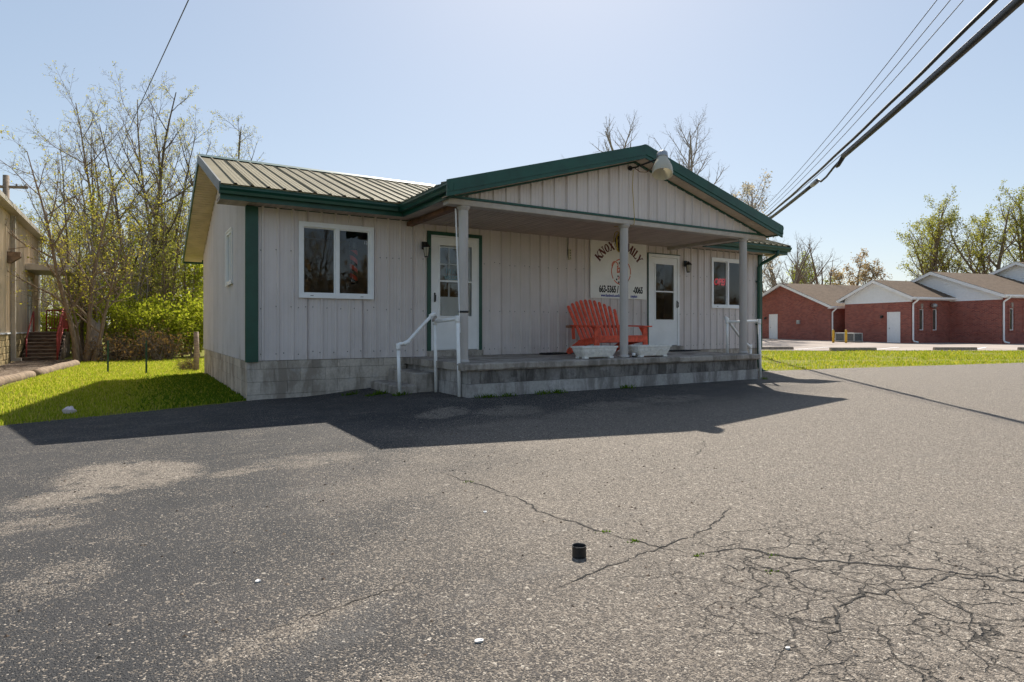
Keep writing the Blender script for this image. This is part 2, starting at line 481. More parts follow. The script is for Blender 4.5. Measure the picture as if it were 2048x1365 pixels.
# ------------------------------------------------------------------ mesh helpers
def fast_mesh(name, verts, faces):
    """verts (n,3) array, faces (m,k) int array, all k-gons alike"""
    me = bpy.data.meshes.new(name)
    verts = np.asarray(verts, dtype=np.float32)
    faces = np.asarray(faces, dtype=np.int32)
    m, kk = faces.shape
    me.vertices.add(len(verts))
    me.vertices.foreach_set('co', verts.ravel())
    me.loops.add(m * kk)
    me.loops.foreach_set('vertex_index', faces.ravel())
    me.polygons.add(m)
    me.polygons.foreach_set('loop_start', np.arange(0, m * kk, kk, dtype=np.int32))
    me.polygons.foreach_set('loop_total', np.full(m, kk, dtype=np.int32))
    me.update(calc_edges=True)
    return me

class MB:
    def __init__(s):
        s.v = []; s.f = []
    def add(s, vs, fs):
        b = len(s.v)
        s.v += [tuple(p) for p in vs]
        s.f += [tuple(i + b for i in q) for q in fs]
        return s
    def box(s, x0, x1, y0, y1, z0, z1):
        return s.add([(x0, y0, z0), (x1, y0, z0), (x1, y1, z0), (x0, y1, z0), (x0, y0, z1), (x1, y0, z1), (x1, y1, z1), (x0, y1, z1)],
                     [(3, 2, 1, 0), (4, 5, 6, 7), (0, 1, 5, 4), (1, 2, 6, 5), (2, 3, 7, 6), (3, 0, 4, 7)])
    def cbox(s, x0, x1, y0, y1, z0, z1, c=0.006):
        """box with chamfered edges"""
        pts = []
        for zz, ins in ((z0, c), (z0 + c, 0), (z1 - c, 0), (z1, c)):
            a, b, d, e = x0 + ins, x1 - ins, y0 + ins, y1 - ins
            q = c * 0.7
            pts += [(a + q, d, zz), (b - q, d, zz), (b, d + q, zz), (b, e - q, zz), (b - q, e, zz), (a + q, e, zz), (a, e - q, zz), (a, d + q, zz)]
        fs = [tuple(range(7, -1, -1)), tuple(range(24, 32))]
        for r in range(3):
            for i in range(8):
                j = (i + 1) % 8
                fs.append((r * 8 + i, r * 8 + j, r * 8 + 8 + j, r * 8 + 8 + i))
        return s.add(pts, fs)
    def bar(s, a, b, w, h, up=(0, 0, 1)):
        a = Vector(a); b = Vector(b)
        d = (b - a).normalized()
        u = Vector(up)
        side = d.cross(u)
        if side.length < 1e-5:
            side = d.cross(Vector((1, 0, 0)))
        side.normalize()
        u = side.cross(d).normalized()
        vs = []
        for p in (a, b):
            for sx, sz in ((-1, -1), (1, -1), (1, 1), (-1, 1)):
                vs.append(p + side * (w / 2 * sx) + u * (h / 2 * sz))
        return s.add(vs, [(0, 1, 2, 3), (7, 6, 5, 4), (0, 4, 5, 1), (1, 5, 6, 2), (2, 6, 7, 3), (3, 7, 4, 0)])
    def tube(s, pts, r, n=8, cap=True):
        pts = [Vector(p) for p in pts]
        rs = r if isinstance(r, (list, tuple)) else [r] * len(pts)
        prev = None
        vs = []
        for i, p in enumerate(pts):
            d = (pts[min(i + 1, len(pts) - 1)] - pts[max(i - 1, 0)]).normalized()
            if prev is None:
                ref = Vector((0, 0, 1)) if abs(d.z) < 0.9 else Vector((1, 0, 0))
                u = d.cross(ref).normalized()
            else:
                u = (prev - d * prev.dot(d)).normalized()
            prev = u
            w_ = d.cross(u)
            for j in range(n):
                a = 2 * math.pi * j / n
                vs.append(p + (u * math.cos(a) + w_ * math.sin(a)) * rs[i])
        fs = []
        for i in range(len(pts) - 1):
            for j in range(n):
                fs.append((i * n + j, i * n + (j + 1) % n, (i + 1) * n + (j + 1) % n, (i + 1) * n + j))
        if cap:
            fs.append(tuple(range(n - 1, -1, -1)))
            fs.append(tuple(range((len(pts) - 1) * n, len(pts) * n)))
        return s.add(vs, fs)
    def lathe(s, prof, c=(0, 0, 0), n=20, flute=0.0, nf=0):
        vs = []
        for r, z in prof:
            for j in range(n):
                a = 2 * math.pi * j / n
                rr = r * (1 - (flute if (nf and j % 2) else 0))
                vs.append((c[0] + rr * math.cos(a), c[1] + rr * math.sin(a), c[2] + z))
        fs = []
        for i in range(len(prof) - 1):
            for j in range(n):
                fs.append((i * n + j, i * n + (j + 1) % n, (i + 1) * n + (j + 1) % n, (i + 1) * n + j))
        fs.append(tuple(range(n - 1, -1, -1)))
        fs.append(tuple(range((len(prof) - 1) * n, len(prof) * n)))
        return s.add(vs, fs)
    def extrude(s, poly, a, b):
        """closed polygon given as function point->3D at a and at b"""
        n = len(poly)
        vs = [a(p) for p in poly] + [b(p) for p in poly]
        fs = [tuple(range(n - 1, -1, -1)), tuple(range(n, 2 * n))]
        fs += [(i, (i + 1) % n, n + (i + 1) % n, n + i) for i in range(n)]
        return s.add(vs, fs)
    def mesh(s, name):
        me = bpy.data.meshes.new(name)
        me.from_pydata([tuple(p) for p in s.v], [], s.f)
        me.update()
        return me
    def build(s, name, mat, parent=None, smooth=False):
        me = s.mesh(name)
        me.materials.append(M[mat])
        if smooth:
            me.polygons.foreach_set('use_smooth', [True] * len(me.polygons))
        return link(name, me, parent)

def link(name, data, parent=None, loc=None, rot=None, scale=None):
    o = bpy.data.objects.new(name, data)
    COL.objects.link(o)
    if parent is not None:
        o.parent = parent
        if data is not None and parent.type == 'EMPTY':
            pass
    if loc is not None: o.location = loc
    if rot is not None: o.rotation_euler = rot
    if scale is not None: o.scale = scale
    return o

def thing(name, label, cat, loc=(0, 0, 0), rz=0.0, group=None):
    o = link(name, None, None, loc, (0, 0, rz))
    o.empty_display_size = 0.2
    return tag(o, label, cat, group)

def tag(o, label, cat, group=None):
    o['label'] = label; o['category'] = cat
    if group: o['group'] = group
    return o

def struct(o):
    o['kind'] = 'structure'
    return o

def text_mesh(body, size, mat, name='lettering', parent=None, loc=(0, 0, 0), rot=(R(90), 0, 0), xs=1.0, shear=0.0, offset=0.0, extrude=0.0015, bevel=0.0, outline=False, align='CENTER'):
    cu = bpy.data.curves.new(name, 'FONT')
    cu.body = body; cu.size = size; cu.align_x = align; cu.align_y = 'CENTER'
    cu.shear = shear; cu.offset = offset; cu.extrude = extrude; cu.resolution_u = 4
    if outline:
        cu.fill_mode = 'NONE' if hasattr(cu, 'fill_mode') and 'NONE' in [e.identifier for e in cu.bl_rna.properties['fill_mode'].enum_items] else cu.fill_mode
        cu.bevel_depth = bevel
    tmp = bpy.data.objects.new('tmp', cu)
    COL.objects.link(tmp)
    dg = bpy.context.evaluated_depsgraph_get()
    me = bpy.data.meshes.new_from_object(tmp.evaluated_get(dg))
    bpy.data.objects.remove(tmp)
    me.materials.clear(); me.materials.append(M[mat])
    return link(name, me, parent, loc, rot, (xs, 1, 1))

# ------------------------------------------------------------------ terrain height
CAMX, CAMY = -1.478, -10.301
SY, CY = math.sin(YAW), math.cos(YAW)
def sstep(a, b, x):
    t = np.clip((x - a) / (b - a), 0, 1)
    return t * t * (3 - 2 * t)
def hgt_np(x, y):
    x = np.asarray(x, float); y = np.asarray(y, float)
    q = (x - CAMX) * SY + (y - CAMY) * CY
    e = np.interp(q, [0, 14, 20, 27, 40, 48, 60, 120, 400], [0, 0, 0.05, 0.13, 0.12, 0.2, 0.3, 0.5, 1.0]) * sstep(7, 14, x)
    # apron rising to the porch
    dx = np.maximum(np.maximum(2.2 - x, x - 8.9), 0)
    dy = np.maximum(np.maximum(-2.45 - y, y - 0.4), 0)
    d = np.sqrt(dx * dx + dy * dy)
    e = e + 0.10 * (1 - sstep(0.0, 1.5, d))
    # wooded rise on the far side of the street, behind the viewpoint
    e = e + 6 * sstep(-45, -140, y) * 1.0
    return e
def hz(x, y):
    return float(hgt_np(x, y))

def grid_sheet(name, xs, ys, mat, off=0.0):
    X, Y = np.meshgrid(xs, ys)
    Z = hgt_np(X, Y) + off
    v = np.stack([X.ravel(), Y.ravel(), Z.ravel()], 1)
    nx = len(xs)
    i = np.arange(len(ys) - 1)[:, None] * nx + np.arange(nx - 1)[None, :]
    i = i.ravel()
    f = np.stack([i, i + 1, i + nx + 1, i + nx], 1)
    me = fast_mesh(name, v, f)
    me.materials.append(M[mat])
    me.polygons.foreach_set('use_smooth', np.ones(len(me.polygons), dtype=bool))
    return link(name, me)

xs = np.concatenate([np.linspace(-900, -60, 12), np.linspace(-50, -10, 11), np.linspace(-9, 16, 51), np.linspace(17, 60, 44), np.linspace(65, 140, 16), np.linspace(180, 1200, 10)])
ys = np.concatenate([np.linspace(-700, -150, 8), np.linspace(-140, -20, 31), np.linspace(-18, -9, 10), np.linspace(-8, 10, 37), np.linspace(11, 60, 50), np.linspace(70, 140, 8), np.linspace(180, 1200, 10)])
ground = struct(grid_sheet('ground', xs, ys, 'soil_grass', -0.012))

# asphalt lot: columns in x, from behind the viewpoint up to its ragged edge
def lot_edge(x):
    if x <= 0:
        return 0.04 + 0.42 * x
    if x <= 12.45:
        return 0.15
    return -0.05 - 0.215 * (x - 12.45)
rng = np.random.default_rng(3)
cx_ = np.concatenate([np.linspace(-30, -7, 12), np.arange(-6.5, 0.0, 0.12), np.arange(0.0, 12.45, 0.3), np.arange(12.45, 30, 0.2), np.linspace(31, 80, 14)])
jit = np.convolve(rng.normal(0, 1, len(cx_) + 8), np.ones(5) / 5, 'same')[4:-4] * 0.07 + rng.normal(0, 0.018, len(cx_))
tr = np.concatenate([np.linspace(0, 0.6, 14), np.linspace(0.62, 1, 40)])
V = []
for i, x in enumerate(cx_):
    e = lot_edge(x) + (jit[i] if (x < -0.15 or x > 12.7) else 0)
    yy = -24 + (e + 24) * tr
    zz = hgt_np(np.full_like(yy, x), yy) + 0.004
    # thickness falls off to the soil at the edge
    zz[-1] -= 0.02
    V.append(np.stack([np.full_like(yy, x), yy, zz], 1))
V = np.concatenate(V)
nr = len(tr)
i = (np.arange(len(cx_) - 1)[:, None] * nr + np.arange(nr - 1)[None, :]).ravel()
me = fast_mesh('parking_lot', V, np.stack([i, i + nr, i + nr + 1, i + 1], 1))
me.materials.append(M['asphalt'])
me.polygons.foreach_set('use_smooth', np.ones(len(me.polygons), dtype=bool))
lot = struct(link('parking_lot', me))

# street behind the viewpoint is part of the same asphalt; open cracks with soil in them
def crack(pts, w, seed, jag=0.02):
    rg = random.Random(seed)
    P = []
    for a, b in zip(pts[:-1], pts[1:]):
        L = math.dist(a, b)
        n = max(2, int(L / 0.035))
        for q in range(n):
            t = q / n
            P.append((a[0] + (b[0] - a[0]) * t + rg.gauss(0, jag) * 0.5, a[1] + (b[1] - a[1]) * t + rg.gauss(0, jag) * 0.5))
    P.append(pts[-1])
    v = []; f = []
    for i, p in enumerate(P):
        q = P[min(i + 1, len(P) - 1)]; o = P[max(i - 1, 0)]
        dx, dy = q[0] - o[0], q[1] - o[1]
        L = math.hypot(dx, dy) or 1
        taper = min(1, i / 6, (len(P) - 1 - i) / 6)
        ww = w * (0.25 + 0.75 * rg.random()) * (0.15 + 0.85 * taper)
        nx, ny = -dy / L * ww / 2, dx / L * ww / 2
        z = hz(*p) + 0.0065
        v += [(p[0] + nx, p[1] + ny, z), (p[0] - nx, p[1] - ny, z)]
        if i:
            f.append((2 * i - 2, 2 * i - 1, 2 * i + 1, 2 * i))
    mb = MB(); mb.add(v, f)
    mb.build('crack', 'crack_dark', lot)
CR = [[(0.53, -5.95), (0.55, -6.2), (0.62, -6.5), (0.66, -6.95), (0.60, -7.2), (0.66, -7.45), (0.72, -7.84), (0.80, -8.05), (0.87, -8.22)],
      [(0.87, -8.22), (1.02, -8.22), (1.12, -8.24), (1.22, -8.46), (1.38, -8.62), (1.62, -8.86), (1.85, -9.17), (2.2, -9.5)],
      [(0.05, -8.15), (0.25, -8.12), (0.48, -8.07), (0.80, -8.03), (1.08, -8.0), (1.42, -7.88), (1.75, -7.70)],
      [(-1.1, -7.9), (-0.75, -7.85), (-0.4, -7.75)],
      [(0.55, -9.05), (0.75, -8.98), (0.88, -8.90), (1.10, -8.88), (1.35, -8.95), (1.62, -8.98), (1.85, -9.17)],
      [(1.0, -8.3), (1.03, -8.55), (0.98, -8.75), (1.10, -8.88), (1.22, -9.1)],
      [(0.87, -8.22), (0.9, -8.42), (1.03, -8.55), (1.22, -8.62), (1.38, -8.62)],
      [(1.35, -8.95), (1.3, -9.2), (1.45, -9.4)], [(1.22, -8.62), (1.35, -8.78), (1.35, -8.95)],
      [(2.6, -6.6), (3.1, -6.3), (3.4, -6.0)]]
CW = [0.014, 0.019, 0.012, 0.009, 0.013, 0.009, 0.010, 0.009, 0.008, 0.010]
for n_, (p, w_) in enumerate(zip(CR, CW)):
    crack(p, w_, 50 + n_)

# pale car park in front of the brick buildings, painted bay lines
def sheet_depth(name, d0, d1, r0, r1, mat, off, nd=16, nrr=40, edge=None):
    v = []
    for a in np.linspace(0, 1, nd):
        for b in np.linspace(0, 1, nrr):
            r = r0 + (r1 - r0) * b
            lo = d0 + (edge(r) if edge else 0)
            d = lo + (d1 - lo) * a
            x = CAMX + SY * d + CY * r; y = CAMY + CY * d - SY * r
            v.append((x, y, hz(x, y) + off))
    i = (np.arange(nd - 1)[:, None] * nrr + np.arange(nrr - 1)[None, :]).ravel()
    me = fast_mesh(name, np.array(v), np.stack([i, i + 1, i + nrr + 1, i + nrr], 1))
    me.materials.append(M[mat])
    return link(name, me)
carpark = struct(sheet_depth('car_park', 27.0, 55.0, 6.0, 60, 'pale_pavement', 0.010, edge=lambda r: 0.25 * math.sin(r * 1.7) + 0.1 * math.sin(r * 5.3)))
def line_on(p0, p1, wd, off=0.016):
    d = (Vector(p1) - Vector(p0)).normalized(); nrm = Vector((-d.y, d.x)) * wd / 2
    v = []
    n = 8
    for i in range(n + 1):
        p = Vector(p0).lerp(Vector(p1), i / n)
        for s_ in (-1, 1):
            q = p + nrm * s_
            v.append((q.x, q.y, hz(q.x, q.y) + off))
    mb = MB(); mb.add(v, [(2 * i, 2 * i + 1, 2 * i + 3, 2 * i + 2) for i in range(n)])
    mb.build('bay_line', 'white_vinyl', carpark)
for p0 in ((24.3, 7.0), (27.2, 5.0), (30.9, 2.6), (33.6, 0.9), (36.4, -0.8)):
    line_on(p0, (p0[0] + 5.0, p0[1] + 1.4), 0.12)

# gravel drive beside the metal hall
dv = []
for a in np.linspace(0, 1, 14):
    for b in np.linspace(0, 1, 6):
        y = -1.5 + a * 18.2
        x1 = -3.35 - 0.10 * (y - 3) + (0.06 * (y - 3) if y > 3 else 0) * 2.4
        x1 = np.interp(y, [-1.5, 3, 8, 12, 17], [-4.6, -3.75, -3.62, -3.25, -3.2])
        x = -12 + (x1 + 12) * b
        dv.append((x, y, hz(x, y) + 0.006))
i = (np.arange(13)[:, None] * 6 + np.arange(5)[None, :]).ravel()
me = fast_mesh('gravel_drive', np.array(dv), np.stack([i, i + 1, i + 7, i + 6], 1))
me.materials.append(M['gravel'])
struct(link('gravel_drive', me))

# ------------------------------------------------------------------ grass
def blades(name, pts, hmin, hmax, wd, seed, mat='grass_blade', lean=0.5):
    rg = np.random.default_rng(seed)
    n = len(pts)
    z = hgt_np(pts[:, 0], pts[:, 1]) - 0.012
    ang = rg.uniform(0, 2 * np.pi, n)
    h = rg.uniform(hmin, hmax, n)
    la = rg.uniform(0, 2 * np.pi, n); lm = rg.uniform(0, lean, n) * h
    base = np.stack([pts[:, 0], pts[:, 1], z], 1)
    side = np.stack([np.cos(ang), np.sin(ang), np.zeros(n)], 1) * (wd * rg.uniform(0.6, 1.3, n))[:, None]
    tip = base + np.stack([np.cos(la) * lm, np.sin(la) * lm, h], 1)
    midp = base * 0.5 + tip * 0.5; midp[:, 2] += 0.08 * h
    v = np.stack([base - side, base + side, midp + side * 0.7, tip, midp - side * 0.7], 1).reshape(-1, 3)
    i = np.arange(n)[:, None] * 5
    f = np.concatenate([i + np.array([[0, 1, 2, 4]]), ], 0)
    f2 = i + np.array([[4, 2, 3, 3]])
    me = bpy.data.meshes.new(name)
    tri = np.concatenate([i + np.array([[0, 1, 2]]), i + np.array([[0, 2, 4]]), i + np.array([[4, 2, 3]])], 0)
    me = fast_mesh(name, v, tri)
    me.materials.append(M[mat])
    o = link(name, me)
    o['kind'] = 'stuff'
    return o
rg = np.random.default_rng(11)
def patchy(x, y, s):
    return np.sin(x * 1.3 * s + 2 * np.sin(y * 0.9 * s)) + np.sin(y * 1.7 * s + 1.4 * np.sin(x * 1.1 * s + 1))
def lawn_pts(n):
    out = []
    x = rg.uniform(-5.5, 1.2, n * 3); y = rg.uniform(-2.6, 15.5, n * 3)
    dens = np.interp(y, [-2.5, 3, 8, 15], [1, 0.9, 0.6, 0.35])
    ok = (y > 0.02 + 0.42 * np.minimum(x, 0) + rg.normal(0, .09, n * 3)) & ((x < -0.03) | (y > 7.0)) & (rg.uniform(0, 1, n * 3) < dens)
    xl = np.interp(y, [-2.5, 3, 8, 12, 17], [-4.7, -3.65, -3.4, -3.1, -3.0])
    ok &= x > xl + rg.normal(0, 0.05, n * 3)
    return np.stack([x[ok], y[ok]], 1)
lp = lawn_pts(60000)
o = blades('lawn_grass', lp, 0.022, 0.062, 0.0055, 21)
o['label'] = 'short yellow-green lawn grass beside the storefront gable end'
# strip between the two lots on the right
n = 230000
x = rg.uniform(10, 46, n); y = rg.uniform(-12, 14, n)
q = (x - CAMX) * SY + (y - CAMY) * CY
edge = np.array([lot_edge(t) for t in x])
dens = np.interp(q, [14, 20, 28], [1, 0.75, 0.55])
ok = (y > edge - 0.03 + rg.normal(0, 0.10, n)) & (q < 26.95 + rg.normal(0, .06, n)) & ((x > 12.6) | (y > 7)) & (rg.uniform(0, 1, n) < dens)
track = np.abs(q - 20.2 - 0.05 * (x - 20)) < 0.32
track |= np.abs(q - 17.6) < 0.22
ok &= ~(track & (rg.uniform(0, 1, n) < 0.9))
bare = patchy(x, y, 0.9) > 1.15
ok &= ~(bare & (rg.uniform(0, 1, n) < 0.75))
o = blades('verge_grass', np.stack([x[ok], y[ok]], 1), 0.03, 0.085, 0.011, 22, 'verge_blade')
o['label'] = 'bright green grass strip between the worn lot and the pale car park'
# low clover and weeds hugging the gable end
cp = np.stack([rg.uniform(-1.7, 0.0, 9000), rg.uniform(-0.8, 6.2, 9000)], 1)
cp = cp[(cp[:, 1] > 0.06 + 0.42 * cp[:, 0]) & (rg.uniform(0, 1, 9000) < sstep(-1.7, -0.2, cp[:, 0]))]
o = blades('clover', cp, 0.03, 0.07, 0.018, 23, 'weed', 1.2)
o['label'] = 'dense low clover in the shade against the block foundation'
# ------------------------------------------------------------------ the storefront
W, D = 12.43, 6.9
ZS, ZE = 0.605, 3.02
RY, RZ, SL = 3.0, 4.44, 0.347
def zroof(y):
    return RZ - SL * abs(y - RY)
XL, XR = -0.43, 12.86
shop = thing('storefront', 'low grey ribbed-metal storefront with green trim, tan roof and gabled porch', 'building')

def rib_profile(x0, x1, pitch, hgt, w1, w2, minor=0.0):
    pr = [(x0, 0.0)]
    kk = math.ceil((x0 - 1e-6) / pitch)
    xr = kk * pitch
    while xr < x1 + 1e-6:
        for a, hh in ((-w1, 0), (-w2, hgt), (w2, hgt), (w1, 0)):
            p = xr + a
            if x0 < p < x1:
                pr.append((p, hh))
        if minor:
            for fr in (0.36, 0.64):
                for a, hh in ((-0.012, 0), (0, minor), (0.012, 0)):
                    p = xr + fr * pitch + a
                    if x0 < p < x1:
                        pr.append((p, hh))
        xr += pitch
    pr.append((x1, 0.0))
    # heights on the ends when a rib is cut: keep simple
    return pr

def ribbed(name, mat, parent, fn, x0, x1, z0, z1, openings=(), pitch=0.2286, h=0.025, w1=0.026, w2=0.011, minor=0.005, pw=0.9144, fall=None):
    """sheets pw wide; fn(x, depth, z) -> 3D; z0/z1 functions of x"""
    a = x0
    nb = 0
    while a < x1 - 1e-4:
        b = min((math.floor(a / pw + 1e-6) + 1) * pw, x1)
        if b - a < 0.12 and b < x1:
            b = min(b + pw, x1)
        pr = rib_profile(a, b, pitch, h, w1, w2, minor)
        xsx = sorted(set([p[0] for p in pr] + [e for o_ in openings for e in o_[:2] if a < e < b]))
        px = [p[0] for p in pr]; pd = [p[1] for p in pr]
        lap = 0.0016 * (nb % 2)
        mb = MB()
        for u0, u1 in zip(xsx[:-1], xsx[1:]):
            if u1 - u0 < 1e-6: continue
            d0 = float(np.interp(u0, px, pd)) + lap; d1 = float(np.interp(u1, px, pd)) + lap
            mid_ = (u0 + u1) / 2
            lo, hi = (z0(u0), z0(u1)), (z1(u0), z1(u1))
            spans = [(lo, hi)]
            for (oa, ob, za, zb) in openings:
                if oa <= mid_ <= ob:
                    ns = []
                    for (l_, h_) in spans:
                        if za > l_[0] and za < max(h_):
                            ns.append((l_, (za, za)))
                        if zb < min(h_):
                            ns.append(((zb, zb), h_))
                    spans = ns
            for l_, h_ in spans:
                if h_[0] - l_[0] < 1e-4 and h_[1] - l_[1] < 1e-4: continue
                mb.add([fn(u0, d0, l_[0]), fn(u1, d1, l_[1]), fn(u1, d1, h_[1]), fn(u0, d0, h_[0])], [(0, 1, 2, 3)])
        # a sheet cut through by a window is two pieces: group its strips by connection
        par = {}
        def root(q):
            while par.setdefault(q, q) != q: q = par[q]
            return q
        kk_ = [tuple(round(t_, 4) for t_ in p) for p in mb.v]
        for q in mb.f:
            for z_ in q[1:]: par[root(kk_[z_])] = root(kk_[q[0]])
        comps = {}
        for q in mb.f: comps.setdefault(root(kk_[q[0]]), []).append(q)
        for qs in comps.values():
            m2 = MB()
            for q in qs: m2.add([mb.v[z_] for z_ in q], [(0, 1, 2, 3)])
            m2.build(name, mat, parent)
        nb += 1
        a = b

WIN_L = (0.78, 2.00, 1.62, 2.83)
WIN_R = (10.51, 11.73, 1.62, 2.83)
D1 = (3.088, 4.07, 0.709, 2.809)
D2 = (8.434, 9.416, 0.709, 2.809)
OPEN_F = [WIN_L, WIN_R, D1, D2]
WIN_S = (1.41, 2.22, 1.90, 2.87)

def wall_core(name, parent, axis, a0, a1, z0, z1, p0, p1, openings, mat='room_wall'):
    """solid backing wall with real openings, axis 'x' or 'y'"""
    mb = MB()
    cuts = sorted(set([a0, a1] + [e for o_ in openings for e in o_[:2]]))
    for u0, u1 in zip(cuts[:-1], cuts[1:]):
        m_ = (u0 + u1) / 2
        sp = [(z0, z1)]
        for oa, ob, za, zb in openings:
            if oa < m_ < ob:
                sp = [s_ for (l_, h_) in sp for s_ in ((l_, za), (zb, h_)) if s_[1] > s_[0] + 1e-4]
        for l_, h_ in sp:
            if axis == 'x': mb.box(u0, u1, p0, p1, l_, h_)
            else: mb.box(p0, p1, u0, u1, l_, h_)
    return mb.build(name, mat, parent)

facade = wall_core('facade_wall', shop, 'x', 0.02, W - 0.02, 0.56, 3.12, 0.012, 0.14, OPEN_F)
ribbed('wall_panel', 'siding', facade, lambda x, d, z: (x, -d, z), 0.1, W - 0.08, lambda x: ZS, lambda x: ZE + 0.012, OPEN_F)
gable_w = wall_core('gable_wall', shop, 'y', 0.15, D, 0.56, 3.0, 0.012, 0.12, [WIN_S])
mb = MB()
tri = [(0.15, 3.0), (D, 3.0), (D, zroof(D) - 0.12), (RY, RZ - 0.12), (0.15, zroof(0.15) - 0.12)]
mb.extrude(tri, lambda p: (0.012, p[0], p[1]), lambda p: (0.12, p[0], p[1]))
mb.build('attic_wall', 'room_wall', shop)
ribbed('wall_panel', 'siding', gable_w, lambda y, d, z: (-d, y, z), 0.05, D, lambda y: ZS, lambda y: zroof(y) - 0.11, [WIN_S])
mb = MB(); mb.box(W - 0.14, W - 0.012, 0.15, D, 0.5, 3.4)
mb.extrude([(0.15, 3.4), (D, 3.4), (RY, RZ - 0.12)], lambda p: (W - 0.14, p[0], p[1]), lambda p: (W - 0.012, p[0], p[1]))
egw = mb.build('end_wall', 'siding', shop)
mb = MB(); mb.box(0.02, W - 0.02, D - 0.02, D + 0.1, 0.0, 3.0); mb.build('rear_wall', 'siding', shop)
mb = MB(); mb.box(0.13, W - 0.15, 0.15, D - 0.03, 0.52, 0.56); mb.build('interior_floor', 'dark_room', shop)
mb = MB(); mb.box(0.13, W - 0.15, 0.15, D - 0.03, 3.06, 3.10); mb.build('interior_ceiling', 'dark_room', shop)
mb = MB(); mb.box(0.13, W - 0.15, 3.3, 3.4, 0.57, 3.05); mb.build('partition', 'room_wall', shop)
mb = MB(); mb.box(5.9, 6.0, 0.15, 3.28, 0.57, 3.05); mb.build('partition', 'room_wall', shop)

# corner trims
def corner(x0, x1, yb, mat='trim_green'):
    mb = MB(); mb.box(x0, x1, -0.032, yb, ZS - 0.02, ZE - 0.004); mb.build('corner_trim', mat, shop)
corner(-0.03, 0.16, 0.004)
corner(W - 0.13, W + 0.012, 0.15)
mb = MB(); mb.box(-0.028, -0.003, 0.004, 0.05, ZS + 0.005, ZE + 0.1); mb.build('corner_trim', 'siding', shop)
mb = MB(); mb.box(0.16, W - 0.13, -0.012, 0.011, ZE - 0.006, ZE + 0.018); mb.build('eave_trim', 'trim_green', shop)

# screw heads, one mesh of tiny studs on the facade
mb = MB()
rs = random.Random(5)
for zz in (0.72, 1.45, 2.35):
    xk = 0.2
    while xk < W - 0.2:
        inside = any(a - .03 < xk < b + .03 and c_ - .03 < zz < d_ + .03 for a, b, c_, d_ in OPEN_F)
        if not inside and not (6.7 < xk < 8.4 and zz > 1.7):
            q = zz + rs.gauss(0, 0.012)
            mb.lathe([(0.010, 0.0), (0.010, 0.006), (0.005, 0.011)], (0, 0, 0), 6)
            for i_ in range(len(mb.v) - 18, len(mb.v)):
                a_, b_, c_ = mb.v[i_]
                mb.v[i_] = (a_ + xk, -c_ - 0.001, b_ + q)
        xk += 0.2286 if rs.random() < 0.8 else 0.1143
sc_ = mb.build('screw_heads', 'trim_grey', shop)
sc_['kind'] = 'stuff'

# ------------------------------------------------ windows
def window(x0, x1, z0, z1, put):
    """put(x, y, z): local (y towards outside negative) -> world"""
    def bx(mb, a, b, c_, d_, e, f):
        pts = [put(*p) for p in ((a, c_, e), (b, c_, e), (b, d_, e), (a, d_, e), (a, c_, f), (b, c_, f), (b, d_, f), (a, d_, f))]
        mb.add(pts, [(3, 2, 1, 0), (4, 5, 6, 7), (0, 1, 5, 4), (1, 2, 6, 5), (2, 3, 7, 6), (3, 0, 4, 7)])
    fw_, t = 0.062, 0.045
    mb = MB()
    bx(mb, x0, x0 + fw_, -t, 0.09, z0 + fw_, z1 - fw_); bx(mb, x1 - fw_, x1, -t, 0.09, z0 + fw_, z1 - fw_)
    bx(mb, x0, x1, -t, 0.09, z1 - fw_, z1); bx(mb, x0, x1, -t - 0.006, 0.09, z0, z0 + fw_)
    w_ = mb.build('window', 'white_vinyl', shop)
    mb = MB()   # outer lip of the frame
    for a, b, c_, d_ in ((x0 - 0.012, x1 + 0.012, z1 - 0.014, z1 + 0.012), (x0 - 0.012, x1 + 0.012, z0 - 0.012, z0 + 0.014)):
        bx(mb, a, b, -t - 0.014, -t + 0.001 - 0.008, c_, d_)
    for a, b in ((x0 - 0.012, x0 + 0.014), (x1 - 0.014, x1 + 0.012)):
        bx(mb, a, b, -t - 0.014, -t + 0.001 - 0.008, z0 + 0.014, z1 - 0.014)
    mb.build('frame_lip', 'white_vinyl', w_)
    xm = (x0 + x1) / 2
    mb = MB()
    bx(mb, xm - 0.028, xm + 0.028, -0.034, 0.03, z0 + fw_, z1 - fw_)
    mb.build('meeting_rail', 'white_vinyl', w_)
    for a, b, yy in ((x0 + fw_, xm - 0.028, 0.012), (xm + 0.028, x1 - fw_, -0.008)):
        mb = MB()
        s_ = 0.018
        bx(mb, a, a + s_, yy - 0.012, yy + 0.012, z0 + fw_ + s_, z1 - fw_ - s_); bx(mb, b - s_, b, yy - 0.012, yy + 0.012, z0 + fw_ + s_, z1 - fw_ - s_)
        bx(mb, a, b, yy - 0.012, yy + 0.012, z1 - fw_ - s_, z1 - fw_); bx(mb, a, b, yy - 0.012, yy + 0.012, z0 + fw_, z0 + fw_ + s_)
        mb.build('sash', 'white_vinyl', w_)
        mb = MB()
        mb.add([put(a + s_, yy, z0 + fw_ + s_), put(b - s_, yy, z0 + fw_ + s_), put(b - s_, yy, z1 - fw_ - s_), put(a + s_, yy, z1 - fw_ - s_)], [(0, 1, 2, 3)])
        mb.build('pane', 'window_glass', w_)
    mb = MB()
    for xx in (x0 + 0.17, x1 - 0.22):
        bx(mb, xx, xx + 0.05, -t - 0.0085, -t - 0.0062, z0 + 0.022, z0 + 0.030)
    mb.build('weep_slot', 'black_metal', w_)
    return w_
window(*WIN_L, lambda x, y, z: (x, y, z))
window(*WIN_R, lambda x, y, z: (x, y, z))
window(*WIN_S, lambda x, y, z: (y, x, z))

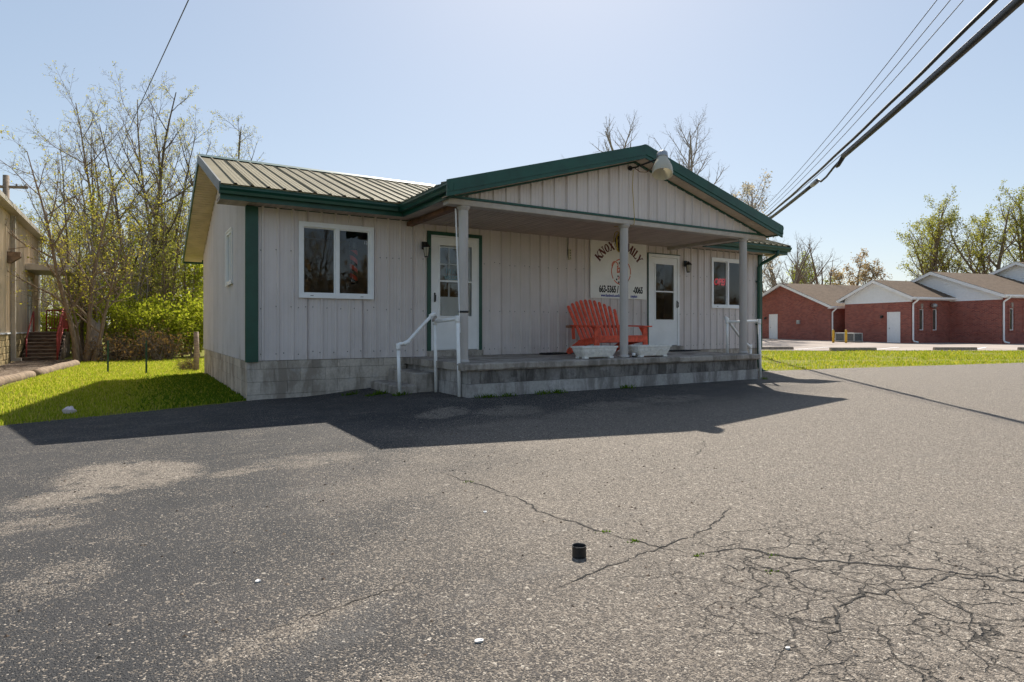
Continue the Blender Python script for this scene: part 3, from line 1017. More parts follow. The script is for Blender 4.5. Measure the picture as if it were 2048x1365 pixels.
# ------------------------------------------------ doors
def door(d, trim_mat, glass, bars, mid_bar, handle_x, frame_w):
    x0, x1, z0, z1 = d
    wd, ht = x1 - x0, z1 - z0
    mb = MB()
    mb.box(x0, x0 + frame_w, -0.03, 0.13, z0, z1); mb.box(x1 - frame_w, x1, -0.03, 0.13, z0, z1)
    mb.box(x0 + frame_w, x1 - frame_w, -0.03, 0.13, z1 - frame_w, z1)
    dr = mb.build('door', 'door_white', shop)
    lx0, lx1, lz0, lz1 = x0 + frame_w + 0.004, x1 - frame_w - 0.004, z0 + 0.012, z1 - frame_w - 0.004
    gx0, gx1 = x0 + glass[0] * wd, x0 + glass[1] * wd
    gz1, gz0 = z1 - glass[2] * ht, z1 - glass[3] * ht
    mb = MB()
    mb.box(lx0, gx0, -0.018, 0.02, lz0, lz1); mb.box(gx1, lx1, -0.018, 0.02, lz0, lz1)
    mb.box(gx0, gx1, -0.018, 0.02, gz1, lz1); mb.box(gx0, gx1, -0.018, 0.02, lz0, gz0)
    mb.build('storm_leaf', 'door_white', dr)
    mb = MB()
    b_ = 0.022
    mb.box(gx0 - b_, gx0 + 0.006, -0.027, -0.0185, gz0, gz1); mb.box(gx1 - 0.006, gx1 + b_, -0.027, -0.0185, gz0, gz1)
    mb.box(gx0 - b_, gx1 + b_, -0.027, -0.0185, gz1, gz1 + b_); mb.box(gx0 - b_, gx1 + b_, -0.027, -0.0185, gz0 - b_, gz0)
    zb = z1 - mid_bar * ht
    mb.box(gx0, gx1, -0.022, 0.01, zb - 0.014, zb + 0.014)
    mb.build('glazing_bead', 'white_vinyl', dr)
    for a, b in ((gz0, zb - 0.014), (zb + 0.014, gz1)):
        mb = MB(); mb.add([(gx0, -0.004, a), (gx1, -0.004, a), (gx1, -0.004, b), (gx0, -0.004, b)], [(0, 1, 2, 3)])
        mb.build('pane', 'window_glass', dr)
    # inner door: white leaf with or without divided light
    mb = MB()
    iy0, iy1 = 0.07, 0.11
    ix0, ix1 = x0 + frame_w, x1 - frame_w
    if bars:
        hz1, hz0 = z1 - 0.10 * ht, z1 - 0.53 * ht
        hx0, hx1 = x0 + 0.2 * wd, x0 + 0.83 * wd
        mb.box(ix0, hx0, iy0, iy1, z0, z1 - frame_w); mb.box(hx1, ix1, iy0, iy1, z0, z1 - frame_w)
        mb.box(hx0, hx1, iy0, iy1, hz1, z1 - frame_w); mb.box(hx0, hx1, iy0, iy1, z0, hz0)
        for q in (1 / 3, 2 / 3):
            xx = hx0 + q * (hx1 - hx0); zz = hz0 + q * (hz1 - hz0)
            mb.box(xx - 0.011, xx + 0.011, iy0 - 0.004, iy0 + 0.012, hz0, hz1)
            mb.box(hx0, hx1, iy0 - 0.007, iy0 + 0.009, zz - 0.011, zz + 0.011)
        mb.build('inner_leaf', 'door_white', dr)
        mb = MB(); mb.add([(hx0, iy0 + 0.02, hz0), (hx1, iy0 + 0.02, hz0), (hx1, iy0 + 0.02, hz1), (hx0, iy0 + 0.02, hz1)], [(0, 1, 2, 3)])
        mb.build('pane', 'window_glass', dr)
        mb = MB(); mb.box(hx0 + 0.05, hx1 - 0.05, iy0 - 0.009, iy0 - 0.002, z0 + 0.42, z0 + 0.86); mb.build('raised_panel', 'door_white', dr)
    mb = MB()
    hx = handle_x
    hzz = z0 + 0.46 * ht
    mb.cbox(hx - 0.014, hx + 0.014, -0.032, -0.018, hzz - 0.085, hzz + 0.085, 0.004)
    mb.tube([(hx, -0.03, hzz + 0.05), (hx, -0.065, hzz + 0.04), (hx, -0.065, hzz - 0.06), (hx, -0.03, hzz - 0.075)], 0.009, 6)
    mb.build('handle', 'black_metal', dr)
    if trim_mat:
        t_ = 0.068
        mb = MB()
        mb.box(x0 - t_, x0 - 0.001, -0.036, 0.011, z0 - 0.005, z1 + t_); mb.box(x1 + 0.001, x1 + t_, -0.036, 0.011, z0 - 0.005, z1 + t_)
        mb.box(x0 - 0.001, x1 + 0.001, -0.036, 0.011, z1 + 0.001, z1 + t_)
        mb.build('casing', trim_mat, dr)
    mb = MB(); mb.box(x0 - 0.06, x1 + 0.06, -0.10, 0.012, 0.601, z0 - 0.006); mb.build('threshold', 'slab', dr)
    return dr
dr1 = door(D1, 'trim_green', (0.177, 0.854, 0.083, 0.70), True, 0.395, 3.088 + 0.075, 0.028)
dr2 = door(D2, None, (0.222, 0.815, 0.107, 0.712), False, 0.405, 9.416 - 0.075, 0.066)
mb = MB()
mb.box(D2[0] - 0.02, D2[1] + 0.02, -0.034, 0.011, D2[3] + 0.002, D2[3] + 0.02); mb.box(D2[0] - 0.02, D2[0] - 0.002, -0.034, 0.011, D2[2], D2[3] + 0.002)
mb.build('casing', 'trim_green', dr2)

# ------------------------------------------------ foundation of blocks
found = MB().box(0.006, W - 0.02, 0.012, D, -0.3, 0.597).build('foundation', 'mortar', shop)
rs = random.Random(9)
blk = MB().cbox(0, 1, 0, 1, 0, 1, 0.010).mesh('block')   # unit block, scaled per instance
def block_row(parent, mat, x0, x1, z0, z1, put, L=0.4, off=0.0, depth=0.05, joint=0.005):
    key = 'block_' + mat
    if key not in M:
        me_ = blk.copy(); me_.materials.append(globals()['M'][mat]); M[key] = me_
    a = x0 - off
    while a < x1 - 0.02:
        lo, hi = max(a, x0), min(a + L, x1)
        if hi - lo > 0.03:
            p = rs.uniform(-0.003, 0.004)
            put(parent, M[key], lo + joint / 2, hi - joint / 2, z0 + joint / 2, z1 - joint / 2, depth + p)
        a += L
def put_front(y):
    def f(parent, me_, a, b, c_, d_, t):
        link('concrete_block', me_, parent, (a, y - t, c_), None, (b - a, t + 0.02, d_ - c_))
    return f
def put_side(parent, me_, a, b, c_, d_, t):
    link('concrete_block', me_, parent, (-t, a, c_), None, (t + 0.02, b - a, d_ - c_))
for r_, (a, b) in enumerate(((-0.14, 0.07), (0.07, 0.27), (0.27, 0.47), (0.47, 0.598))):
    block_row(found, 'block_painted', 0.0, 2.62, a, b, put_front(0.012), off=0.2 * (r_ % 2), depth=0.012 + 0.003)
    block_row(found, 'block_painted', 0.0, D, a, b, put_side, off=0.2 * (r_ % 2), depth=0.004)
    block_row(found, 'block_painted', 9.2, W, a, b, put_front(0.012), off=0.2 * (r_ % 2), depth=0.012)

# ------------------------------------------------ roof
roof = MB()
def slope_box(mb, y0, y1, x0, x1, up, th):
    pts = []
    for y in (y0, y1):
        z = zroof(y)
        for x in (x0, x1):
            pts += [(x, y, z + up), (x, y, z + up - th)]
    mb.add(pts, [(0, 2, 6, 4), (1, 5, 7, 3), (0, 1, 3, 2), (4, 6, 7, 5), (0, 4, 5, 1), (2, 3, 7, 6)])
slope_box(roof, -0.47, RY, XL + 0.02, XR - 0.02, -0.012, 0.05)
slope_box(roof, RY, 7.35, XL + 0.02, XR - 0.02, -0.012, 0.05)
roof = roof.build('roof', 'soffit', shop)
ct = 1 / math.sqrt(1 + SL * SL)
def roof_front(x, d, y): return (x, y - d * SL * ct, zroof(y) + d * ct)
def roof_back(x, d, y): return (x, y + d * SL * ct, zroof(y) + d * ct)
ribbed('roof_panel', 'roof_metal', roof, roof_front, XL, XR, lambda x: -0.53, lambda x: RY, h=0.024, w1=0.032, w2=0.012)
ribbed('roof_panel', 'roof_metal', roof, roof_back, XL, XR, lambda x: RY, lambda x: 7.42, h=0.024, w1=0.032, w2=0.012)
mb = MB()
cap = [(RY - 0.17, zroof(RY - 0.17) + 0.028), (RY - 0.02, RZ + 0.030), (RY, RZ + 0.045), (RY + 0.02, RZ + 0.030), (RY + 0.17, zroof(RY + 0.17) + 0.028), (RY + 0.17, zroof(RY + 0.17) + 0.022), (RY, RZ + 0.034), (RY - 0.17, zroof(RY - 0.17) + 0.022)]
mb.extrude(cap, lambda p: (XL - 0.01, p[0], p[1]), lambda p: (XR + 0.01, p[0], p[1]))
mb.build('ridge_cap', 'trim_green', roof)
# rake boards on both gable ends
for xs_, tw in ((XL - 0.022, 0.024), (XR - 0.002, 0.024)):
    for (y0, y1, mt) in ((-0.55, RY, 'trim_grey'), (RY, 7.44, 'trim_green')):
        mb = MB()
        pts = [(y0, zroof(y0) + 0.028), (y1, zroof(y1) + 0.028), (y1, zroof(y1) - 0.135), (y0, zroof(y0) - 0.135)]
        mb.extrude(pts, lambda p: (xs_, p[0], p[1]), lambda p: (xs_ + tw, p[0], p[1]))
        mb.build('rake_board', mt, roof)
# sloped soffit boards under the gable overhang
sb = MB()
L_ = 0.40
sb.add([(0, 0, 0), (L_, 0, 0), (L_, 0.088, 0), (0, 0.088, 0), (0, 0, 0.012), (L_, 0, 0.012), (L_, 0.094, 0.012), (0, 0.094, 0.012)],
       [(3, 2, 1, 0), (4, 5, 6, 7), (0, 1, 5, 4), (1, 2, 6, 5), (2, 3, 7, 6), (3, 0, 4, 7)])
sbm = sb.mesh('soffit_board'); sbm.materials.append(M['soffit'])
ang = math.atan(SL)
for s0, s1, sg in ((-0.45, RY, 1), (RY, 7.38, -1)):
    y = s0
    step_ = 0.1 * ct
    while y < s1 - step_ * 0.6:
        yy = y if sg > 0 else y
        link('soffit_board', sbm, roof, (XL + 0.004, yy, zroof(yy) - 0.128), (ang * sg, 0, 0))
        y += step_
mb = MB(); mb.box(XL, XR, 7.40, 7.42, zroof(7.4) - 0.15, zroof(7.4) - 0.03); mb.build('rear_fascia', 'trim_green', roof)

# fascia, flat soffit and gutters along the front eave
KP = [(0, 0), (0, -.112), (-.078, -.112), (-.088, -.072), (-.118, -.040), (-.118, -.012), (-.126, -.008), (-.126, 0), (-.108, 0), (-.110, -.036), (-.080, -.066), (-.068, -.103), (-.010, -.103), (-.010, 0)]
for a, b in ((XL, 2.36), (9.74, XR)):
    mb = MB(); mb.box(a, b, -0.478, -0.455, 2.995, 3.178); mb.build('fascia', 'trim_green', shop)
    mb = MB()
    if a < 0: mb.extrude(KP, lambda p: (XL - 0.02, -0.479 + p[0], 3.178 + p[1]), lambda p: (2.26, -0.479 + p[0], 3.178 + p[1]))
    else: mb.extrude(KP, lambda p: (9.84, -0.479 + p[0], 3.178 + p[1]), lambda p: (XR + 0.0, -0.479 + p[0], 3.178 + p[1]))
    mb.build('gutter', 'trim_green', shop)
sb = MB()
sb.add([(0, 0, 0), (0.095, 0, 0), (0.095, 0.455, 0), (0, 0.455, 0), (-0.004, 0, 0.012), (0.099, 0, 0.012), (0.099, 0.455, 0.012), (-0.004, 0.455, 0.012)],
       [(3, 2, 1, 0), (4, 5, 6, 7), (0, 1, 5, 4), (1, 2, 6, 5), (2, 3, 7, 6), (3, 0, 4, 7)])
em = sb.mesh('soffit_board'); em.materials.append(M['soffit_brown'])
fas = MB().box(XL, XR, -0.45, -0.005, ZE + 0.022, ZE + 0.03).build('eave_soffit', 'soffit_brown', shop)
xk = 0.0
while xk < W - 0.05:
    if not 2.62 < xk < 9.1:
        link('soffit_board', em, fas, (xk, -0.456, ZE + 0.006))
    xk += 0.103
mb = MB(); mb.box(XL, -0.03, -0.455, 0.0, 3.0, 3.02); mb.build('soffit_end', 'soffit_brown', shop)
mb = MB(); mb.box(XR - .4, XR, -0.455, 0.0, 3.0, 3.02); mb.build('soffit_end', 'soffit_brown', shop)

# ------------------------------------------------ porch roof
PX0, PX1, PXM = 2.30, 9.80, 6.05
PYF, PYT = -2.42, -2.12
PS = 0.285
PZ0 = 3.19
PZM = PZ0 + PS * (PXM - PX0)
def zp(x): return PZM - PS * abs(x - PXM)
mb = MB()
for xa, xb in ((PX0, PXM), (PXM, PX1)):
    pts = []
    for x in (xa, xb):
        for y in (PYF + 0.02, 1.7):
            pts += [(x, y, zp(x) - 0.012), (x, y, zp(x) - 0.06)]
    mb.add(pts, [(0, 4, 6, 2), (1, 3, 7, 5), (0, 1, 5, 4), (2, 6, 7, 3), (0, 2, 3, 1), (4, 5, 7, 6)])
proof = mb.build('porch_roof', 'soffit', shop)
pc = 1 / math.sqrt(1 + PS * PS)
ribbed('roof_panel', 'roof_metal', proof, lambda y, d, x: (x - d * PS * pc, y, zp(x) + d * pc), PYF - 0.01, 1.8, lambda y: PX0 - 0.05, lambda y: PXM, h=0.024, w1=0.032, w2=0.012)
ribbed('roof_panel', 'roof_metal', proof, lambda y, d, x: (x + d * PS * pc, y, zp(x) + d * pc), PYF - 0.01, 1.8, lambda y: PXM, lambda y: PX1 + 0.05, h=0.024, w1=0.032, w2=0.012)
mb = MB()
cap = [(PXM - 0.17, zp(PXM - 0.17) + 0.028), (PXM, PZM + 0.042), (PXM + 0.17, zp(PXM + 0.17) + 0.028), (PXM + 0.17, zp(PXM + .17) + 0.022), (PXM, PZM + 0.034), (PXM - 0.17, zp(PXM - .17) + 0.022)]
mb.extrude(cap, lambda p: (p[0], PYF + 0.002, p[1]), lambda p: (p[0], 1.6, p[1])); mb.build('ridge_cap', 'trim_grey', proof)
# green rake fascia, stepped in two bands
for xa, xb in ((PX0 - 0.04, PXM), (PXM, PX1 + 0.04)):
    for (t0, t1, yo) in ((0.03, -0.145, 0.0), (-0.145, -0.205, 0.012)):
        mb = MB()
        pts = [(xa, zp(xa) + t0), (xb, zp(xb) + t0), (xb, zp(xb) + t1), (xa, zp(xa) + t1)]
        mb.extrude(pts, lambda p: (p[0], PYF - 0.028 + yo, p[1]), lambda p: (p[0], PYF + 0.002 + yo, p[1]))
        mb.build('rake_fascia', 'trim_green', proof)
# rake soffit boards
sb = MB()
L_ = PYT - PYF - 0.015
sb.add([(0, 0, 0), (0.096, 0, 0), (0.096, L_, 0), (0, L_, 0), (-0.004, 0, 0.012), (0.100, 0, 0.012), (0.100, L_, 0.012), (-0.004, L_, 0.012)],
       [(3, 2, 1, 0), (4, 5, 6, 7), (0, 1, 5, 4), (1, 2, 6, 5), (2, 3, 7, 6), (3, 0, 4, 7)])
rm = sb.mesh('soffit_board'); rm.materials.append(M['soffit'])
pa = math.atan(PS)
x = PX0 + 0.03
while x < PXM - 0.1:
    link('soffit_board', rm, proof, (x, PYF + 0.016, zp(x) - 0.192), (0, -pa, 0))
    xr_ = 2 * PXM - x - 0.104 * pc
    link('soffit_board', rm, proof, (xr_, PYF + 0.016, zp(xr_) - 0.192), (0, pa, 0))
    x += 0.104 * pc
# gable triangle
tx0, tx1 = 2.50, 9.60
tri_core = MB()
tp = [(tx0 + .05, 3.04), (tx1 - .05, 3.04), (PXM, zp(PXM) - 0.2)]
tri_core.extrude(tp, lambda p: (p[0], PYT + 0.012, p[1]), lambda p: (p[0], PYT + 0.08, p[1]))
tri_core = tri_core.build('porch_gable', 'siding', shop)
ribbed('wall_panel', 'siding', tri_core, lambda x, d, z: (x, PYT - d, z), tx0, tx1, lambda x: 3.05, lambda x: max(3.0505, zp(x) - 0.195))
for xa, xb in ((tx0 - 0.1, PXM), (PXM, tx1 + 0.1)):
    mb = MB()
    pts = [(xa, zp(xa) - 0.196), (xb, zp(xb) - 0.196), (xb, zp(xb) - 0.222), (xa, zp(xa) - 0.222)]
    mb.extrude(pts, lambda p: (p[0], PYT - 0.042, p[1]), lambda p: (p[0], PYT - 0.001, p[1]))
    mb.build('rake_trim', 'trim_green', tri_core)
mb = MB(); mb.box(tx0 - 0.02, tx1 + 0.02, PYT - 0.046, PYT + 0.0, 3.025, 3.058); mb.build('base_trim', 'trim_green', tri_core)
mb = MB()
for zz in (3.13, 3.5):
    xk = tx0 + 0.25
    while xk < tx1 - 0.2:
        if zz < zp(xk) - 0.28:
            mb.box(xk - 0.007, xk + 0.007, PYT - 0.010, PYT - 0.001, zz - 0.007, zz + 0.007)
        xk += 0.2286
s_ = mb.build('screw_heads', 'trim_grey', tri_core); s_['kind'] = 'stuff'
# side gutters and fascias of the porch
for sx, xo in ((1, 2.372), (-1, 9.728)):
    mb = MB(); mb.box(xo, xo + 0.022 * sx, -2.405, -0.456, 2.995, 3.178) if sx > 0 else mb.box(xo - 0.022, xo, -2.405, -0.456, 2.995, 3.178)
    mb.build('fascia', 'trim_green', shop)
    mb = MB(); mb.extrude(KP, lambda p: (xo + p[0] * sx, -2.452, 3.178 + p[1]), lambda p: (xo + p[0] * sx, -0.50, 3.178 + p[1]))
    mb.build('gutter', 'trim_green', shop)
# header beam, side beams
mb = MB(); mb.cbox(2.42, 9.68, -2.155, -1.965, 2.935, 3.024, 0.008); beam = mb.build('header_beam', 'beam_paint', shop)
mb = MB(); mb.cbox(2.63, 2.74, -1.964, -0.004, 2.925, 3.0, 0.006); mb.build('side_beam', 'rust_board', shop)
mb = MB(); mb.cbox(9.04, 9.15, -1.964, -0.004, 2.925, 3.0, 0.006); mb.build('side_beam', 'beam_paint', shop)
# porch ceiling: grooved vinyl panels
pcl = MB().box(2.74, 9.04, -1.965, -0.005, ZE + 0.006, ZE + 0.02).build('porch_ceiling', 'soffit_brown', shop)
cb = MB()
ln = 1.955
for g in range(3):
    a = g * 0.1
    cb.add([(a + 0.004, 0, 0), (a + 0.09, 0, 0), (a + 0.09, ln, 0), (a + 0.004, ln, 0), (a + 0.099, 0, 0.011), (a + 0.099, ln, 0.011), (a, 0, 0.011), (a, ln, 0.011)],
           [(3, 2, 1, 0), (2, 5, 4, 1), (0, 6, 7, 3)])
cbm = cb.mesh('ceiling_panel'); cbm.materials.append(M['soffit_brown'])
xk = 2.745
while xk < 8.95:
    link('ceiling_panel', cbm, pcl, (xk, -1.962, 2.993 + rs.uniform(-0.001, 0.001)))
    xk += 0.3
# outer soffits left and right of the side beams
for xa, xb in ((2.396, 2.628), (9.152, 9.704)):
    so = MB().box(xa, xb, -2.12, -0.46, 3.014, 3.02).build('side_soffit', 'soffit_brown', shop)
    y = -2.11
    bm_ = MB(); bm_.add([(0, 0.004, 0), (xb - xa, 0.004, 0), (xb - xa, 0.29, 0), (0, 0.29, 0), (0, 0, .01), (xb - xa, 0, .01), (xb - xa, 0.296, .01), (0, 0.296, .01)], [(3, 2, 1, 0), (0, 1, 5, 4), (2, 3, 7, 6), (1, 2, 6, 5), (3, 0, 4, 7)])
    bmm = bm_.mesh('soffit_board'); bmm.materials.append(M['soffit_brown'])
    while y < -0.7:
        link('soffit_board', bmm, so, (xa, y, 3.003)); y += 0.3
# ------------------------------------------------ porch floor, steps, columns
core = MB().box(2.66, 9.1, -2.33, 0.008, -0.2, 0.492).build('porch_base', 'mortar', shop)
block_row(core, 'block_porch', 2.63, 9.12, -0.10, 0.30, put_front(-2.33), L=0.8, depth=0.045)
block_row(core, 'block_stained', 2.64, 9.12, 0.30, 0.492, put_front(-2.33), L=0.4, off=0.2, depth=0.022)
def put_left(parent, me_, a, b, c_, d_, t):
    link('concrete_block', me_, parent, (2.66 - t, a, c_), None, (t + 0.02, b - a, d_ - c_))
block_row(core, 'block_porch', -2.36, 0.0, -0.1, 0.30, put_left, L=0.4, depth=0.03)
block_row(core, 'block_porch', -2.36, 0.0, 0.30, 0.492, put_left, L=0.4, off=0.2, depth=0.018)
mb = MB()
# slab with a chipped front arris
N_ = 60
rg2 = random.Random(4)
for i_ in range(N_ + 1):
    x = 2.57 + (9.16 - 2.57) * i_ / N_
    c1 = 0.012 + abs(rg2.gauss(0, 0.006)); c2 = 0.008 + abs(rg2.gauss(0, 0.006))
    ring = [(x, 0.008, 0.494), (x, -2.40 + c2, 0.494), (x, -2.405, 0.494 + c2 + .01), (x, -2.405, 0.6 - c1), (x, -2.405 + c1, 0.600), (x, 0.008, 0.600)]
    b0 = len(mb.v); mb.v += ring
    if i_:
        for j in range(6):
            mb.f.append((b0 - 6 + j, b0 - 6 + (j + 1) % 6, b0 + (j + 1) % 6, b0 + j))
mb.f.append((5, 4, 3, 2, 1, 0)); b0 = len(mb.v) - 6; mb.f.append(tuple(range(b0, b0 + 6)))
mb.build('porch_slab', 'slab', shop)
mb = MB(); mb.cbox(2.28, 2.64, -1.25, -0.02, -0.1, 0.405, 0.014); mb.build('step', 'slab', shop)
mb = MB(); mb.cbox(1.93, 2.282, -1.32, -0.12, -0.1, 0.225, 0.016); mb.build('step', 'slab', shop)
mb = MB(); mb.cbox(1.55, 1.96, -0.95, -0.10, -0.1, 0.045, 0.012); mb.build('step', 'slab', shop)
mb = MB(); mb.cbox(9.14, 9.46, -1.75, -0.15, -0.1, 0.40, 0.014); mb.build('step', 'slab', shop)
mb = MB(); mb.cbox(9.44, 9.78, -1.75, -0.15, -0.1, 0.20, 0.014); mb.build('step', 'slab', shop)
for xk in (2.71, 5.88, 9.08):
    mb = MB()
    mb.lathe([(0.074, 0), (0.074, 2.33)], (xk, -2.06, 0.602), 40, 0.055, 1)
    cl = mb.build('column', 'column_paint', shop)
    mb = MB(); mb.lathe([(0.098, 0), (0.098, 0.018), (0.086, 0.034), (0.078, 0.05)], (xk, -2.06, 0.6005), 24); mb.build('base_collar', 'column_paint', cl, True)
    mb = MB(); mb.lathe([(0.076, 0), (0.088, 0.012), (0.092, 0.03), (0.104, 0.036), (0.104, 0.055)], (xk, -2.06, 2.878), 24); mb.build('capital', 'column_paint', cl, True)
# downspout at the east corner
mb = MB()
mb.tube([(12.36, -0.54, 3.08), (12.36, -0.54, 2.98), (12.34, -0.40, 2.90), (12.26, -0.16, 2.78), (12.24, -0.075, 2.68), (12.24, -0.075, 0.35), (12.245, -0.08, 0.12), (12.27, -0.16, 0.02), (12.32, -0.3, -0.02)], 0.042, 10)
mb.build('downspout', 'trim_green', shop, True)
for zz in (2.3, 1.2):
    mb = MB(); mb.box(12.18, 12.30, -0.124, -0.02, zz, zz + 0.03); mb.build('downspout_strap', 'trim_green', shop)
# ------------------------------------------------------------------ things on and around the porch
def pipe_rail(name, label, paths, joints, r=0.027):
    t = thing(name, label, 'handrail', tuple(paths[0][1][0]) if False else (0, 0, 0))
    for nm, p in paths:
        mb = MB(); mb.tube(p, r, 12); mb.build(nm, 'pvc', t, True)
    for c_, d in joints:
        c_ = Vector(c_); d = Vector(d).normalized() * 0.05
        mb = MB(); mb.tube([c_ - d, c_ - d * .4, c_ + d * .4, c_ + d], r * 1.28, 12); mb.build('pipe_fitting', 'pvc', t, True)
    return t
gA, gB, gC = hz(1.97, -1.38), hz(2.58, -1.36), hz(2.585, -2.3)
rail = pipe_rail('handrail', 'white plastic pipe handrail leaning beside the steps near the nine-pane door',
    [('post', [(1.97, -1.38, gA - .05), (1.945, -1.37, 0.86)]),
     ('handgrip', [(1.945, -1.37, 0.86), (1.985, -1.37, 0.875), (2.06, -1.37, 0.88), (2.10, -1.37, 0.905), (2.50, -1.365, 1.31), (2.55, -1.36, 1.335)]),
     ('post', [(2.585, -1.36, gB - .05), (2.56, -1.36, 1.29)]),
     ('crossbar', [(2.56, -1.37, 1.22), (2.575, -2.12, 1.255)]),
     ('post', [(2.595, -2.16, hz(2.5, -2.2) - .05), (2.58, -2.13, 1.275)])],
    [((1.947, -1.37, 0.83), (0, 0, 1)), ((2.08, -1.37, 0.892), (1, 0, .5)), ((2.52, -1.362, 1.325), (1, 0, .6)), ((2.58, -2.13, 1.25), (0, 0, 1)), ((2.562, -1.36, 1.22), (0, 0, 1))])
mb = MB()
for a_ in range(6):
    q = [(2.555 + 0.034 * math.cos(i * .9 + a_), -1.36 + 0.034 * math.sin(i * .9 + a_), 1.20 + 0.02 * a_ + 0.006 * i) for i in range(7)]
    mb.tube(q, 0.004, 5)
mb.tube([(2.565, -1.39, 1.22), (2.57, -1.7, 1.225), (2.575, -2.1, 1.235)], 0.005, 5)
mb.build('tie_wire', 'rust_board', rail)
mb = MB(); mb.lathe([(0.033, 0), (0.033, .02)], (2.588, -2.146, 0.57), 12); mb.build('clamp', 'galv', rail)
pipe_rail('handrail', 'white plastic pipe handrail at the far porch end beside the green downspout',
    [('post', [(8.86, -1.85, 0.6), (8.85, -1.85, 1.30)]),
     ('crossbar', [(8.85, -1.85, 1.245), (9.30, -2.26, 1.26)]),
     ('post', [(9.34, -2.28, -0.02), (9.31, -2.27, 1.28)]),
     ('handgrip', [(8.85, -1.82, 1.31), (8.90, -1.81, 1.30), (9.38, -1.78, 0.90), (9.62, -1.78, 0.74), (9.68, -1.78, 0.72)]),
     ('post', [(9.68, -1.78, 0.0), (9.68, -1.78, 0.74)])],
    [((8.85, -1.85, 1.26), (0, 0, 1)), ((9.31, -2.27, 1.25), (0, 0, 1)), ((8.87, -1.82, 1.31), (1, 0, -.4)), ((9.68, -1.78, .72), (0, 0, 1))])

# strap round the first column, white strip leaning against it
mb = MB(); mb.lathe([(0.078, 0), (0.079, 0.012), (0.078, 0.03)], (2.71, -2.06, 1.345), 20)
tag(mb.build('strap', 'black_plastic', None, True), 'black strap buckled round the column next to the nine-pane door', 'strap')
mb = MB(); mb.bar((2.60, -2.02, 2.90), (2.645, -2.09, 1.05), 0.022, 0.006, (0, 1, 0))
tag(mb.build('white_strip', 'white_vinyl'), 'narrow white plastic strip leaning along the column nearest the steps', 'strip')

# wall lanterns
def lantern(x, z, label):
    t = thing('wall_lantern', label, 'lamp', (x, 0, z), 0, 'carriage lamps beside the two doors')
    mb = MB(); mb.cbox(-0.05, 0.05, -0.045, -0.022, -0.03, 0.11, 0.008); mb.build('back_plate', 'black_metal', t)
    mb = MB(); mb.tube([(0, -0.04, 0.05), (0, -0.09, 0.085), (0, -0.13, 0.06)], 0.010, 8); mb.build('arm', 'black_metal', t, True)
    mb = MB(); mb.lathe([(0.085, 0.0), (0.075, 0.02), (0.05, 0.05), (0.022, 0.065), (0.012, 0.085)], (0, -0.13, 0.0), 6); mb.build('hood', 'black_metal', t)
    mb = MB(); mb.lathe([(0.034, -0.16), (0.056, -0.002)], (0, -0.13, 0.0), 6); mb.build('glass', 'shade_glass', t)
    mb = MB()
    for j in range(6):
        a = 2 * math.pi * j / 6
        mb.bar((0.036 * math.cos(a), -0.13 + 0.036 * math.sin(a), -0.165), (0.060 * math.cos(a), -0.13 + 0.060 * math.sin(a), 0.0), 0.008, 0.008)
    mb.lathe([(0.038, -0.178), (0.040, -0.165), (0.036, -0.158)], (0, -0.13, 0), 6)
    mb.build('cage', 'black_metal', t)
lantern(2.955, 2.56, 'black carriage lamp left of the green-cased door')
lantern(9.60, 2.60, 'black carriage lamp right of the door with two dark panes')

# power strip with its cord
t = thing('power_strip', 'cream power strip hanging by a dark cord high on the wall', 'power strip', (6.2, 0, 2.66))
mb = MB(); mb.cbox(-0.032, 0.032, -0.062, -0.024, -0.13, 0.10, 0.006); mb.build('body', 'cream_plastic', t)
mb = MB()
for q in range(4): mb.box(-0.014, 0.014, -0.0635, -0.061, -0.105 + q * 0.052, -0.08 + q * 0.052)
mb.build('outlets', 'trim_grey', t)
mb = MB(); mb.tube([(-0.022, -0.03, -0.12), (-0.045, -0.03, 0.0), (-0.035, -0.03, 0.2), (-0.032, -0.03, 0.345)], 0.008, 6); mb.build('cord', 'black_plastic', t)

